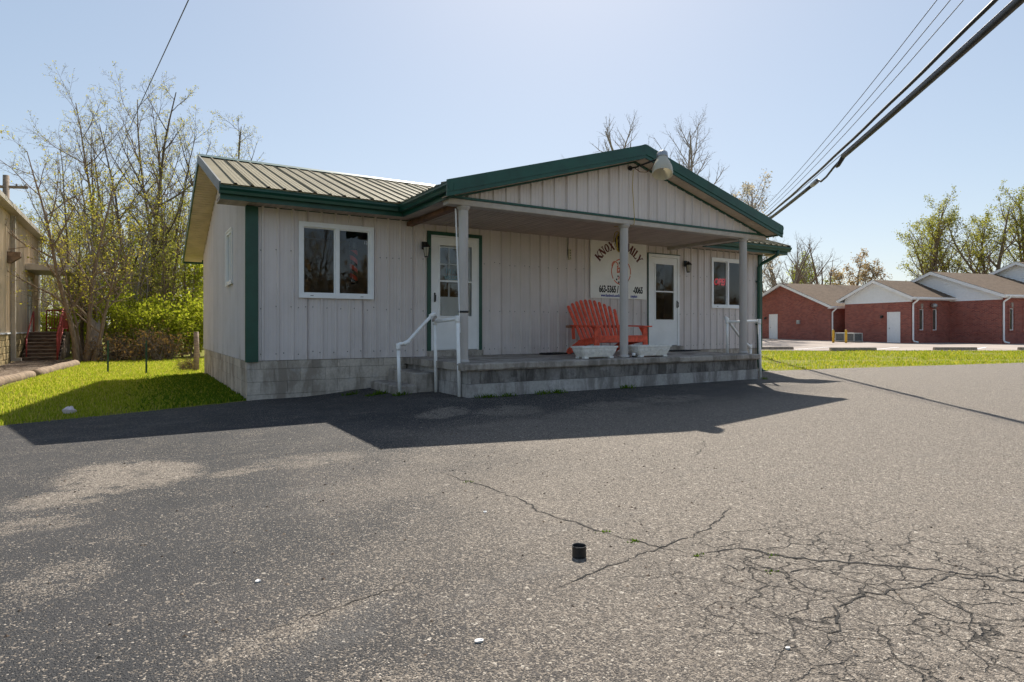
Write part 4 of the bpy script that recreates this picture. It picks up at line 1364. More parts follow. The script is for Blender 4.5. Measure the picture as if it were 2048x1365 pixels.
# ---- hanging sign
SGX, SGZ = (6.75, 8.35), (1.76, 2.995)
sign = thing('shop_sign', 'white square sign board with arched maroon letters and pizza emblem', 'sign', ((SGX[0] + SGX[1]) / 2, -0.03, (SGZ[0] + SGZ[1]) / 2))
sw, sh_ = 0.8, (SGZ[1] - SGZ[0]) / 2
mb = MB(); mb.box(-sw, sw, -0.012, 0.008, -sh_, sh_); mb.build('board', 'sign_white', sign)
STROKES = {
 'K': (0.78, [((.14, 0), (.14, 1), .15), ((.20, .42), (.66, 1), .07), ((.33, .56), (.66, 0), .15)], [(.14, 0), (.14, 1), (.66, 1), (.66, 0)]),
 'N': (0.82, [((.14, 0), (.14, 1), .07), ((.14, 1), (.68, 0), .15), ((.68, 0), (.68, 1), .07)], [(.14, 0), (.14, 1), (.68, 1)]),
 'X': (0.78, [((.12, 1), (.66, 0), .15), ((.14, 0), (.62, 1), .07)], [(.14, 0), (.12, 1), (.64, 1), (.66, 0)]),
 'F': (0.66, [((.16, 0), (.16, 1), .15), ((.16, .96), (.60, .96), .08), ((.16, .52), (.44, .52), .08), ((.59, .96), (.59, .76), .06)], [(.16, 0), (.16, 1)]),
 'A': (0.80, [((.12, 0), (.40, 1), .07), ((.40, 1), (.68, 0), .15), ((.22, .32), (.58, .32), .07)], [(.12, 0), (.68, 0)]),
 'M': (0.98, [((.14, 0), (.14, 1), .07), ((.14, 1), (.48, .1), .13), ((.48, .1), (.82, 1), .07), ((.82, 0), (.82, 1), .15)], [(.14, 0), (.14, 1), (.82, 1), (.82, 0)]),
 'I': (0.40, [((.20, 0), (.20, 1), .15)], [(.2, 0), (.2, 1)]),
 'L': (0.66, [((.16, 0), (.16, 1), .15), ((.16, .04), (.60, .04), .08), ((.59, .04), (.59, .26), .06)], [(.16, 0), (.16, 1)]),
 'Y': (0.76, [((.12, 1), (.38, .45), .15), ((.66, 1), (.38, .45), .07), ((.38, 0), (.38, .48), .15)], [(.12, 1), (.66, 1), (.38, 0)]),
 'O': (0.80, 'O', []),
}
def glyph(ch, hgt_, mat_, parent):
    wd, st, se = STROKES[ch]
    pl = []
    def seg(a, b, w_, zoff=0):
        a = Vector((a[0] - wd / 2, a[1])); b = Vector((b[0] - wd / 2, b[1]))
        d = (b - a).normalized(); nn = Vector((-d.y, d.x)) * w_ * (0.80 if w_ > 0.1 else 0.85)
        pl.append([a - nn, b - nn, b + nn, a + nn])
    if st == 'O':
        N2 = 20
        for i in range(N2):
            a0, a1 = 2 * math.pi * i / N2, 2 * math.pi * (i + 1) / N2
            f = lambda a, kx, kz: Vector((kx * math.cos(a), 0.5 + kz * math.sin(a)))
            pl.append([f(a0, .34, .5), f(a1, .34, .5), f(a1, .13, .40), f(a0, .13, .40)])
    else:
        for a, b, w_ in st: seg(a, b, w_)
        for p in se:
            zz = p[1] + (0.03 if p[1] < .5 else -0.03)
            seg((p[0] - 0.14, zz), (p[0] + 0.14, zz), 0.06)
    mb = MB()
    for n_, q in enumerate(pl):
        y = -0.001 - 0.0003 * n_
        mb.add([(p.x * hgt_, y, p.y * hgt_) for p in q], [(0, 1, 2, 3)])
    return mb.build('letter', mat_, parent)
txt = 'KNOX FAMILY'
RAD = 0.56; czz = -0.09
tot = sum((STROKES[c_][0] if c_ != ' ' else 0.45) + 0.10 for c_ in txt)
span = R(122); acc = 0
for ch in txt:
    wd = (STROKES[ch][0] if ch != ' ' else 0.45) + 0.10
    a = -span / 2 + span * (acc + wd / 2) / tot
    acc += wd
    if ch == ' ': continue
    g_ = glyph(ch, 0.185, 'ink_maroon', sign)
    g_.location = (1.10 * RAD * math.sin(a), -0.0125, czz + RAD * math.cos(a) - 0.01)
    g_.rotation_euler = (0, a * 0.92, 0)
# emblem
em_ = MB()
def arc(mb, r0, r1, a0, a1, y, cx=0.05, cz=-0.03, n=28):
    for i in range(n):
        p, q = a0 + (a1 - a0) * i / n, a0 + (a1 - a0) * (i + 1) / n
        mb.add([(cx + r * math.cos(t_), y, cz + r * math.sin(t_)) for r, t_ in ((r0, p), (r1, p), (r1, q), (r0, q))], [(0, 1, 2, 3)])
arc(em_, 0.262, 0.285, R(-10), R(120), -0.0135); arc(em_, 0.262, 0.285, R(130), R(215), -0.0135); arc(em_, 0.262, 0.285, R(222), R(345), -0.0135)
arc(em_, 0.075, 0.098, R(-30), R(215), -0.0138, -0.125, 0.10, 16)
em_.build('emblem_ring', 'ink_orange', sign)
dm = MB()
for px_, pz_ in ((-.05, .19), (.03, .22), (.13, .16), (-.09, -.10), (-.13, -.17), (-.07, -.23), (.04, -.24), (.15, -.12), (.2, -.18), (.0, -.08), (.17, .03), (-.02, .13)):
    n = 12
    dm.add([(0.05 + px_ + 0.022 * math.cos(2 * math.pi * j / n), -0.0136, -.03 + pz_ + 0.022 * math.sin(2 * math.pi * j / n)) for j in range(n)], [tuple(range(n))])
dm.build('emblem_dots', 'ink_black', sign)
text_mesh('izza', 0.22, 'ink_orange', 'emblem_word', sign, (0.05, -0.0142, 0.03), (R(90), R(-8), 0), 0.85, 0.2, 0.006)
text_mesh('place', 0.12, 'ink_orange', 'emblem_word', sign, (0.06, -0.0142, -0.15), (R(90), 0, 0), 0.85, 0.2)
text_mesh('663-5365 /', 0.20, 'ink_black', 'phone_number', sign, (-0.30, -0.0136, -0.425), xs=0.62, offset=0.008)
text_mesh('-0065', 0.20, 'ink_black', 'phone_number', sign, (0.545, -0.0136, -0.425), xs=0.62, offset=0.008)
text_mesh('www.facebook.com/knox', 0.085, 'ink_blue', 'web_address', sign, (-0.21, -0.0136, -0.555), xs=0.70, offset=0.0025)
text_mesh('zzaplace', 0.085, 'ink_blue', 'web_address', sign, (0.42, -0.0136, -0.555), xs=0.70, offset=0.0025)

# barber pole in the left window, small number above, neon in the right one
t = thing('barber_pole', 'red and black striped barber pole behind the left front window', 'barber pole', (1.70, 0.075, 1.86))
mb = MB(); mb.lathe([(0.066, 0.06), (0.066, 0.58)], (0, 0, 0), 20); mb.build('striped_cylinder', 'barber_stripes', t, True)
mb = MB(); mb.lathe([(0.072, 0.58), (0.074, 0.62), (0.070, 0.70), (0.055, 0.745), (0.03, 0.765), (0.004, 0.77)], (0, 0, 0), 20); mb.build('dome', 'black_metal', t, True)
mb = MB(); mb.lathe([(0.02, 0.0), (0.06, 0.02), (0.072, 0.06)], (0, 0, 0), 20); mb.build('foot_cap', 'black_metal', t, True)
lt = text_mesh('12', 0.07, 'litter_white', 'window_number', None, (1.885, 0.0105 - 0.02, 2.57))
tag(lt, 'tiny white number stuck on the glass right of the barber pole', 'number')
neon = text_mesh('OPEN', 0.23, 'neon_red', 'neon_sign', None, (10.98, 0.085, 2.26), xs=0.86, shear=0.25, outline=True, bevel=0.008, extrude=0.0)
tag(neon, 'red outline letter sign reading OPEN inside the right front window', 'neon sign')
ws = thing('welcome_sign', 'teal lettered notice taped inside the nine-pane door', 'notice', (3.56, 0.058, 2.08))
text_mesh('WELCOME', 0.105, 'ink_teal', 'lettering', ws, (0.02, 0.0, -0.03), xs=0.75, offset=0.003)
mb = MB()
for q in range(7):
    mb.bar((-0.13 + q * 0.045, 0.0, 0.05), (-0.12 + q * 0.045 + rs.uniform(-.01, .02), 0.0, 0.14 + rs.uniform(-.02, .03)), 0.014, 0.003, (0, 1, 0))
mb.build('brush_strokes', 'ink_teal', ws)
mb = MB(); mb.box(-0.11, 0.15, -0.001, 0.001, -0.135, -0.115); mb.build('underline', 'trim_grey', ws)
# stand and box inside the right window
t = thing('display_stand', 'pale stand with cardboard box seen through the right front window', 'stand', (10.95, 0.75, 0.56))
mb = MB(); mb.cbox(-0.35, 0.3, -0.2, 0.2, 0.0, 1.32, 0.01); mb.build('box', 'soffit', t)
mb = MB(); mb.tube([(0.03, 0, 1.32), (0.03, 0, 2.05)], 0.025, 8); mb.build('pole', 'white_vinyl', t)
mb = MB(); mb.cbox(-0.06, 0.11, -0.05, 0.05, 1.85, 2.06, 0.01); mb.build('head', 'white_vinyl', t)

# ---- adirondack bench
def bench():
    t = thing('bench', 'orange-red wooden double fan-back bench against the wall under the sign', 'bench', (6.48, -0.86, 0.6))
    hw = 0.62
    # front legs (boards), local y: front negative
    for sx in (-1, 1):
        mb = MB(); mb.bar((sx * hw, -0.46, 0.0), (sx * (hw - 0.02), -0.46, 0.535), 0.115, 0.03, (0, -1, 0)); mb.build('front_leg', 'bench_paint', t)
        mb = MB()   # long stringer that is rear leg too
        x0_, x1_ = sx * (hw - 0.06) - 0.016, sx * (hw - 0.06) + 0.016
        prof = [(-0.47, 0.36), (-0.47, 0.25), (0.05, 0.16), (0.42, 0.0), (0.56, 0.0), (0.50, 0.10), (0.10, 0.29)]
        mb.extrude(prof, lambda p: (x0_, p[0], p[1]), lambda p: (x1_, p[0], p[1])); mb.build('stringer', 'bench_paint', t)
        mb = MB()   # arm board, wide and tapering to the back
        ar = [(sx * (hw - 0.09), -0.56), (sx * (hw + 0.085), -0.56), (sx * (hw + 0.075), -0.1), (sx * (hw + 0.01), 0.36), (sx * (hw - 0.04), 0.36), (sx * (hw - 0.06), -0.1)]
        mb.extrude(ar, lambda p: (p[0], p[1], 0.538 + 0.02 * (p[1] + .56)), lambda p: (p[0], p[1], 0.563 + 0.02 * (p[1] + .56))); mb.build('armrest', 'bench_paint', t)
        mb = MB(); br = [(-0.445, 0.536), (-0.30, 0.538), (-0.445, 0.36)]
        mb.extrude(br, lambda p: (sx * (hw - 0.02) - .012, p[0], p[1]), lambda p: (sx * (hw - 0.02) + .012, p[0], p[1])); mb.build('arm_bracket', 'bench_paint', t)
        mb = MB(); mb.bar((sx * (hw - .03), 0.27, 0.30), (sx * (hw - .03), 0.30, 0.552), 0.03, 0.07, (0, 1, 0)); mb.build('rear_post', 'bench_paint', t)
    mb = MB(); mb.cbox(-hw + 0.06, hw - 0.06, -0.482, -0.455, 0.245, 0.36, 0.004); mb.build('apron', 'bench_paint', t)
    for i in range(6):
        y = -0.45 + i * 0.092; z = 0.365 - 0.014 * i - (0.02 if i else 0)
        mb = MB(); mb.bar((-hw + 0.02, y, z), (hw - 0.02, y, z), 0.083, 0.022); mb.build('seat_slat', 'bench_paint', t)
    mb = MB(); mb.cbox(-hw - 0.12, hw + 0.12, 0.30, 0.335, 0.52, 0.575, 0.004); mb.build('back_rail', 'rust_board', t)
    mb = MB(); mb.cbox(-hw + 0.05, hw - 0.05, 0.125, 0.155, 0.22, 0.29, 0.004); mb.build('back_rail', 'bench_paint', t)
    n = 11
    for i in range(n):
        f = (i + 0.5) / n * 2 - 1
        # two fans side by side: tops rise to a crest in each half
        hh = 0.80 + 0.28 * math.cos((f + 0.08) * 1.25)
        a = Vector((f * (hw - 0.09), 0.105, 0.235)); b = Vector((f * (hw + 0.03) + 0.0, 0.105 + (hh - .2) * 0.46, hh))
        mb = MB(); d = (b - a).normalized(); mid_ = a + d * (b - a).length
        mb.bar(a, b, 0.066, 0.021, (0, -1, 0.3))
        mb.bar(b - d * 0.001, b + d * 0.022, 0.044, 0.0205, (0, -1, 0.3))
        mb.build('back_slat', 'bench_paint', t)
    return t
bench()

# ---- planters
def planter(x, y, rz, label):
    t = thing('planter', label, 'planter', (x, y, 0.601), rz, 'cast planters at the porch edge')
    L1, W1, L0, W0, H_ = 0.40, 0.17, 0.305, 0.115, 0.21
    mb = MB()
    def ring(l, w_, z, c_=0.02): return [(-l + c_, -w_, z), (l - c_, -w_, z), (l, -w_ + c_, z), (l, w_ - c_, z), (l - c_, w_, z), (-l + c_, w_, z), (-l, w_ - c_, z), (-l, -w_ + c_, z)]
    rings = [ring(L0, W0, 0.028), ring(L0 + 0.025, W0 + 0.014, 0.06), ring(L0 + 0.058, W0 + 0.034, 0.12), ring(L1 - 0.016, W1 - 0.013, H_ - 0.03), ring(L1, W1, H_ - 0.027), ring(L1, W1, H_), ring(L1 - 0.03, W1 - 0.03, H_), ring(L1 - 0.04, W1 - 0.04, H_ - 0.06)]
    for r_ in rings: mb.v += r_
    for i in range(len(rings) - 1):
        for j in range(8): mb.f.append((i * 8 + j, i * 8 + (j + 1) % 8, i * 8 + 8 + (j + 1) % 8, i * 8 + 8 + j))
    mb.f.append(tuple(range(7, -1, -1)))
    mb.build('tub', 'planter_white', t)
    mb = MB(); mb.v += ring(L1 - 0.035, W1 - 0.035, H_ - 0.055); mb.f.append(tuple(range(8))); mb.build('soil', 'soil', t)
    for sx in (-1, 1):
        for sy in (-1, 1):
            mb = MB(); mb.cbox(sx * (L0 - 0.03) - 0.045, sx * (L0 - 0.03) + 0.045, sy * (W0 - 0.03) - 0.04, sy * (W0 - 0.03) + 0.04, 0.0, 0.034, 0.006); mb.build('foot', 'planter_white', t)
    # scroll relief: one joined part per long side
    for sy in (-1, 1):
        mb = MB()
        for q in range(5):
            cx0 = -0.26 + q * 0.13; dr_ = 1 if q % 2 else -1
            pts = []
            for i in range(15):
                a = i * 0.5; r_ = 0.045 - 0.0027 * i
                zz = 0.112 + r_ * math.sin(a) * 0.95
                yy = W0 + 0.014 + (W1 - W0 - 0.025) * (zz - 0.06) / (H_ - 0.09)
                pts.append((cx0 + dr_ * r_ * math.cos(a), sy * (yy + 0.002), zz))
            mb.tube(pts, 0.0095, 5)
        mb.build('scroll_relief', 'planter_white', t)
    for sx in (-1, 1):
        mb = MB()
        for q in (-1, 1):
            pts = []
            for i in range(13):
                a = i * 0.5; r_ = 0.04 - 0.0026 * i; zz = 0.112 + r_ * math.sin(a)
                xx = L0 + 0.025 + (L1 - L0 - 0.04) * (zz - 0.06) / (H_ - 0.09)
                pts.append((sx * (xx + 0.002), q * 0.055 + q * r_ * math.cos(a), zz))
            mb.tube(pts, 0.0085, 5)
        mb.build('scroll_relief', 'planter_white', t)
    return t
planter(5.22, -2.06, R(1), 'white cast planter with scrolls on the porch edge left of the middle column')
planter(6.42, -2.13, R(-2), 'white cast planter with scrolls on the porch edge right of the middle column')
# small white tub at the column foot
t = thing('bottle', 'small white capped bottle at the foot of the middle column', 'bottle', (6.02, -2.16, 0.601))
mb = MB(); mb.lathe([(0.028, 0), (0.031, 0.006), (0.031, 0.03)], (0, 0, 0), 16); mb.build('base', 'black_plastic', t, True)
mb = MB(); mb.lathe([(0.031, 0.03), (0.031, 0.065), (0.027, 0.078), (0.006, 0.08)], (0, 0, 0), 16); mb.build('body', 'white_vinyl', t, True)
mb = MB(); mb.cbox(-0.27, 0.27, -0.12, 0.12, 0, 0.03, 0.01)
for q in range(7): mb.cbox(-0.24 + q * .07, -0.20 + q * .07, -0.10, 0.10, 0.028, 0.036, 0.003)
tray = mb.build('boot_tray', 'rubber_mat'); tray.location = (5.52, -0.42, 0.602); tray.rotation_euler = (0, 0, R(4))
tag(tray, 'black rubber tray on the porch floor left of the bench', 'tray')
mb = MB(); mb.cbox(-0.42, 0.42, -0.24, 0.24, 0, 0.014, 0.004)
for q in range(10): mb.cbox(-0.38 + q * .08, -0.345 + q * .08, -0.21, 0.21, 0.012, 0.018, 0.002)
dm_ = mb.build('doormat', 'rubber_mat'); dm_.location = (9.0, -0.42, 0.602)
tag(dm_, 'dark ribbed doormat before the door with two dark panes', 'doormat')

# ---- coil of cable under the ceiling beside the middle column
t = thing('cable_coil', 'tangled coil of black and yellow cord hung from the porch ceiling', 'cable coil', (6.50, -1.25, 2.99))
rr = random.Random(12)
for nm, mt, cnt, r_ in (('loop', 'black_plastic', 8, 0.009), ('loop', 'cord_yellow', 6, 0.008)):
    for q in range(cnt):
        cx0, cz0 = rr.uniform(-0.04, 0.04), rr.uniform(-0.24, -0.17); rx_, rz_ = rr.uniform(0.05, 0.13), rr.uniform(0.11, 0.19); tw = rr.uniform(0, 3.1)
        mb = MB()
        mb.tube([(cx0 + rx_ * math.cos(a * .4) * math.cos(tw), rx_ * math.cos(a * .4) * math.sin(tw) * .6, cz0 + rz_ * math.sin(a * .4) + 0.03 * math.sin(a)) for a in range(17)], r_, 6)
        mb.build(nm, mt, t, True)
mb = MB(); mb.tube([(0, 0, 0.0), (0, 0, -0.09)], 0.008, 6); mb.build('hook', 'galv', t)
mb = MB(); mb.lathe([(0.035, -0.40), (0.045, -0.36), (0.03, -0.31)], (0.0, 0, 0), 8); mb.build('plug', 'black_plastic', t)

# ---- flood lamp on the gable
t = thing('yard_light', 'cloudy bell-shaped yard light on an arm below the porch gable peak', 'lamp', (5.98, -2.13, 3.93))
mb = MB(); mb.tube([(-0.03, -0.02, 0.0), (0.02, -0.1, 0.005), (0.07, -0.5, 0.04), (0.08, -0.62, 0.06)], 0.016, 8); mb.build('arm', 'black_metal', t, True)
mb = MB(); mb.lathe([(0.045, 0), (0.045, .02)], (0, 0, 0), 12); o = mb.build('wall_flange', 'black_metal', t); o.rotation_euler = (R(90), 0, 0); o.location = (-0.03, -0.002, 0.0)
TL = (0.10, -0.66, 0.0)
mb = MB(); mb.lathe([(0.150, -0.24), (0.154, -0.22), (0.146, -0.13), (0.112, -0.04), (0.084, 0.02), (0.080, 0.05), (0.074, 0.05), (0.078, 0.015), (0.106, -0.04), (0.140, -0.13), (0.146, -0.235)], (0, 0, 0), 28)
mb.f = mb.f[:-2]
o = mb.build('bell_lens', 'shade_glass', t, True); o.location = TL; o.scale = (1.12, 1.12, 1.12); o.rotation_euler = (R(-16), R(16), 0)
mb = MB(); mb.lathe([(0.082, 0.04), (0.086, 0.06), (0.080, 0.135), (0.062, 0.15), (0.01, 0.152)], (0, 0, 0), 20)
o = mb.build('housing', 'galv', t, True); o.location = TL; o.scale = (1.12, 1.12, 1.12); o.rotation_euler = (R(-16), R(16), 0)
mb = MB(); mb.lathe([(0.03, 0.03), (0.045, -0.05), (0.04, -0.12), (0.004, -0.14)], (0, 0, 0), 12); o = mb.build('bulb', 'white_vinyl', t, True); o.location = TL; o.scale = (1.12, 1.12, 1.12); o.rotation_euler = (R(-16), R(16), 0)
mb = MB(); mb.tube([(0.0, -0.08, 0.0), (0.05, -0.18, -0.09), (0.07, -0.32, -0.12), (0.08, -0.42, -0.08), (0.09, -0.5, 0.02)], 0.007, 6); mb.build('wire', 'rust_board', t)
mb = MB(); mb.tube([(5.99, -2.18, 3.90), (5.985, -2.165, 3.6), (6.01, -2.162, 3.35), (6.02, -2.175, 3.06), (6.01, -2.18, 2.95), (5.98, -2.0, 2.91), (5.97, -1.7, 2.97)], 0.006, 6)
tag(mb.build('extension_cord', 'cord_yellow'), 'thin yellow cord dangling down the porch gable from the lamp', 'cord')
# ------------------------------------------------------------------ trees
def normalize(a):
    return a / np.maximum(np.linalg.norm(a, axis=-1, keepdims=True), 1e-9)
def grow(rg, p0, d0, length, nseg, wob, trop):
    B = len(p0)
    pts = np.zeros((B, nseg + 1, 3)); pts[:, 0] = p0
    d = d0.copy()
    st = (length / nseg)[:, None]
    for i in range(nseg):
        d = normalize(d + rg.normal(0, wob, (B, 3)) + np.array([0, 0, trop]))
        pts[:, i + 1] = pts[:, i] + d * st
    return pts
def tubes(pts, rad, sides):
    B, n, _ = pts.shape
    tg = normalize(pts[:, -1] - pts[:, 0])
    ref = np.where(np.abs(tg[:, 2:3]) < 0.8, np.array([[0, 0, 1.0]]), np.array([[1.0, 0, 0]]))
    u = normalize(np.cross(tg, ref)); w_ = np.cross(tg, u)
    a = np.arange(sides) * 2 * np.pi / sides
    ring = u[:, None, :] * np.cos(a)[None, :, None] + w_[:, None, :] * np.sin(a)[None, :, None]
    v = pts[:, :, None, :] + ring[:, None, :, :] * rad[:, :, None, None]
    v = v.reshape(-1, 3)
    b = (np.arange(B) * n * sides)[:, None, None]
    i = (np.arange(n - 1) * sides)[None, :, None]
    j = np.arange(sides)[None, None, :]; j2 = (j + 1) % sides
    f = np.stack([b + i + j, b + i + j2, b + i + sides + j2, b + i + sides + j], -1).reshape(-1, 4)
    return v, f
def join_parts(parts):
    vs, fs, o = [], [], 0
    for v, f in parts:
        vs.append(v); fs.append(f + o); o += len(v)
    return np.concatenate(vs), np.concatenate(fs)

def tree_meshes(seed, stems, levels, leaf=None, bark_m='bark_brown', leaf_m='leaf_spring', trunk_seg=9, wob0=0.05, trop0=0.02):
    """stems: (base xyz, dir, length, radius); levels: kids, len ratio, angle, start, wobble, tropism, sides, nseg"""
    rg = np.random.default_rng(seed)
    p0 = np.array([s[0] for s in stems], float); d0 = normalize(np.array([s[1] for s in stems], float))
    ln = np.array([s[2] for s in stems], float); r0 = np.array([s[3] for s in stems], float)
    pts = grow(rg, p0, d0, ln, trunk_seg, wob0, trop0)
    t = np.linspace(0, 1, trunk_seg + 1)
    rad = r0[:, None] * (1 - 0.86 * t[None, :]) * (1 + 0.35 * np.exp(-t[None, :] * 22))
    trunk = [tubes(pts, rad, 8)]
    twigs = []
    for li, (kids, ratio, ang, start, wob, trop, sides, nseg) in enumerate(levels):
        B, n, _ = pts.shape
        plen = np.linalg.norm(np.diff(pts, axis=1), axis=2).sum(1)
        tt = start + (1 - start) * (np.arange(kids)[None, :] + rg.uniform(0, 1, (B, kids))) / kids
        tt = np.clip(tt, 0, 0.995)
        fi = tt * (n - 1); i0 = fi.astype(int); fr = (fi - i0)[..., None]
        bi = np.arange(B)[:, None]
        pos = pts[bi, i0] * (1 - fr) + pts[bi, i0 + 1] * fr
        tan = normalize(pts[bi, i0 + 1] - pts[bi, i0])
        prad = rad[bi, i0] * (1 - fr[..., 0]) + rad[bi, i0 + 1] * fr[..., 0]
        az = rg.uniform(0, 2 * np.pi, (B, 1)) + np.arange(kids)[None, :] * 2.4 + rg.normal(0, 0.5, (B, kids))
        ref = np.where(np.abs(tan[..., 2:3]) < 0.9, np.array([0, 0, 1.0]), np.array([1.0, 0, 0]))
        u = normalize(np.cross(tan, ref)); w_ = np.cross(tan, u)
        an = ang * rg.uniform(0.65, 1.3, (B, kids))
        d = tan * np.cos(an)[..., None] + (u * np.cos(az)[..., None] + w_ * np.sin(az)[..., None]) * np.sin(an)[..., None]
        L = plen[:, None] * ratio * (1.0 - 0.6 * (tt - start) / (1 - start + 1e-6)) * rg.uniform(0.6, 1.2, (B, kids))
        r = np.minimum(prad * 0.68, L * 0.022 + 0.002)
        pos = pos.reshape(-1, 3); d = d.reshape(-1, 3); L = L.ravel(); r = np.maximum(r.ravel(), 0.0035)
        pts = grow(rg, pos, normalize(d), L, nseg, wob, trop)
        t = np.linspace(0, 1, nseg + 1)
        rad = np.maximum(r[:, None] * (1 - 0.8 * t[None, :]), 0.0028)
        (trunk if li == 0 else twigs).append(tubes(pts, rad, sides))
    out = []
    v, f = join_parts(trunk)
    me = fast_mesh('trunk', v, f); me.materials.append(M[bark_m]); me.polygons.foreach_set('use_smooth', np.ones(len(f), dtype=bool)); out.append(('trunk', me))
    if twigs:
        v, f = join_parts(twigs)
        me = fast_mesh('branches', v, f); me.materials.append(M[bark_m]); out.append(('branches', me))
    if leaf:
        cnt, size, spread = leaf[:3]
        B, n, _ = pts.shape
        bi = rg.integers(0, B, cnt); tt = rg.uniform(0.15, 1, cnt) * (n - 1.001); i0 = tt.astype(int); fr = (tt - i0)[:, None]
        c_ = pts[bi, i0] * (1 - fr) + pts[bi, i0 + 1] * fr + rg.normal(0, spread, (cnt, 3))
        s_ = size * rg.uniform(0.55, 1.35, cnt)[:, None]
        a = normalize(rg.normal(0, 1, (cnt, 3))); b = normalize(np.cross(a, rg.normal(0, 1, (cnt, 3))))
        v = np.stack([c_ - a * s_, c_ + b * s_ * 0.5, c_ + a * s_, c_ - b * s_ * 0.5], 1).reshape(-1, 3)
        f = np.arange(cnt * 4).reshape(-1, 4)
        me = fast_mesh('crown', v, f); me.materials.append(M[leaf_m]); out.append(('crown', me))
    return out
def plant(kind, parts, label, cat, x, y, rz=0.0, s=1.0, group=None, sz=None):
    t = thing(kind, label, cat, (x, y, hz(x, y) - 0.05), rz, group)
    t.scale = (s, s, sz or s)
    for nm, me in parts:
        link(nm, me, t)
    return t
Zv = (0, 0, 1)
# close clump beside the hall steps: three thin leaning stems
near_clump = tree_meshes(101, [((-0.15, 0, 0), (-0.05, -0.02, 1), 6.9, 0.085), ((0.12, 0.1, 0), (0.05, 0.0, 1), 6.2, 0.085), ((0.3, -0.05, 0), (0.16, 0.0, 1), 4.6, 0.07), ((0.0, 0.2, 0), (-0.22, 0, 1), 4.2, 0.05)],
    [(13, 0.46, 0.85, 0.22, 0.10, 0.035, 5, 6), (7, 0.5, 0.75, 0.15, 0.13, 0.04, 3, 5), (4, 0.5, 0.7, 0.2, 0.15, 0.03, 3, 3)], (1900, 0.038, 0.05), 'bark_brown', 'leaf_spring')
tall_a = tree_meshes(102, [((0, 0, 0), (-0.03, 0, 1), 11.2, 0.11), ((0.2, 0.1, 0.0), (0.10, 0.05, 1), 9.6, 0.08), ((-0.5, 0.3, 0.0), (-0.12, 0.05, 1), 9.0, 0.075)],
    [(11, 0.42, 0.75, 0.32, 0.10, 0.05, 5, 7), (7, 0.52, 0.7, 0.15, 0.13, 0.05, 4, 5), (5, 0.55, 0.7, 0.15, 0.15, 0.04, 3, 4), (3, 0.5, 0.7, 0.2, 0.15, 0.03, 3, 2)], (1900, 0.036, 0.06), 'bark_brown', 'leaf_spring', wob0=0.035, trop0=0.05)
tall_b = tree_meshes(103, [((0, 0, 0), (0.02, 0, 1), 11.6, 0.135), ((-0.1, 0.1, 0), (-0.10, 0, 1), 10.4, 0.10), ((0.25, 0.1, 0), (0.15, 0, 1), 10.0, 0.09)],
    [(10, 0.40, 0.7, 0.30, 0.11, 0.06, 5, 7), (7, 0.52, 0.7, 0.15, 0.13, 0.05, 4, 5), (5, 0.55, 0.7, 0.15, 0.15, 0.04, 3, 4), (3, 0.5, 0.7, 0.2, 0.15, 0.03, 3, 2)], (2500, 0.036, 0.06), 'bark_dark', 'leaf_spring', wob0=0.04, trop0=0.05)
sap_a = tree_meshes(104, [((0, 0, 0), (0.02, 0, 1), 8.0, 0.07), ((0.4, 0.2, 0), (0.08, 0, 1), 6.2, 0.05), ((-0.5, -0.1, 0), (-0.05, 0, 1), 6.8, 0.055)],
    [(12, 0.32, 0.65, 0.22, 0.10, 0.05, 4, 5), (6, 0.5, 0.7, 0.15, 0.14, 0.04, 3, 4), (3, 0.5, 0.7, 0.2, 0.15, 0.03, 3, 2)], (1300, 0.05, 0.08), 'bark_grey', 'leaf_spring')
sap_b = tree_meshes(105, [((0, 0, 0), (-0.06, 0, 1), 7.0, 0.06), ((0.5, 0.1, 0), (0.14, 0, 1), 7.6, 0.07), ((-0.3, 0.3, 0), (0.0, 0, 1), 5.0, 0.04), ((0.9, -0.2, 0), (-0.1, 0, 1), 6.4, 0.05)],
    [(11, 0.32, 0.7, 0.18, 0.11, 0.05, 4, 5), (6, 0.5, 0.7, 0.15, 0.14, 0.04, 3, 4), (3, 0.5, 0.7, 0.2, 0.15, 0.03, 3, 2)], (1700, 0.055, 0.09), 'bark_brown', 'leaf_olive')
def shrub_stems(seed, n, h, sp):
    rr = random.Random(seed)
    return [((rr.uniform(-sp, sp) * .4, rr.uniform(-sp, sp) * .4, 0), (rr.uniform(-.55, .55), rr.uniform(-.55, .55), 1), h * rr.uniform(.6, 1.0), 0.025) for _ in range(n)]
shrub_a = tree_meshes(106, shrub_stems(1, 10, 2.4, 1.0), [(9, 0.42, 0.8, 0.15, 0.15, 0.02, 4, 4), (6, 0.5, 0.8, 0.15, 0.16, 0.0, 3, 3)], (5600, 0.056, 0.13), 'bark_brown', 'leaf_bright', 5)
shrub_b = tree_meshes(107, shrub_stems(2, 9, 3.6, 1.2), [(9, 0.40, 0.7, 0.2, 0.15, 0.03, 4, 4), (6, 0.5, 0.8, 0.15, 0.16, 0.02, 3, 3)], (5500, 0.056, 0.13), 'bark_brown', 'leaf_bright', 5)
brush = tree_meshes(108, shrub_stems(3, 26, 1.3, 1.6), [(9, 0.6, 0.9, 0.1, 0.22, -0.03, 3, 5), (5, 0.6, 0.9, 0.1, 0.25, -0.05, 3, 4)], (900, 0.05, 0.1), 'bark_dark', 'leaf_dead', 5)

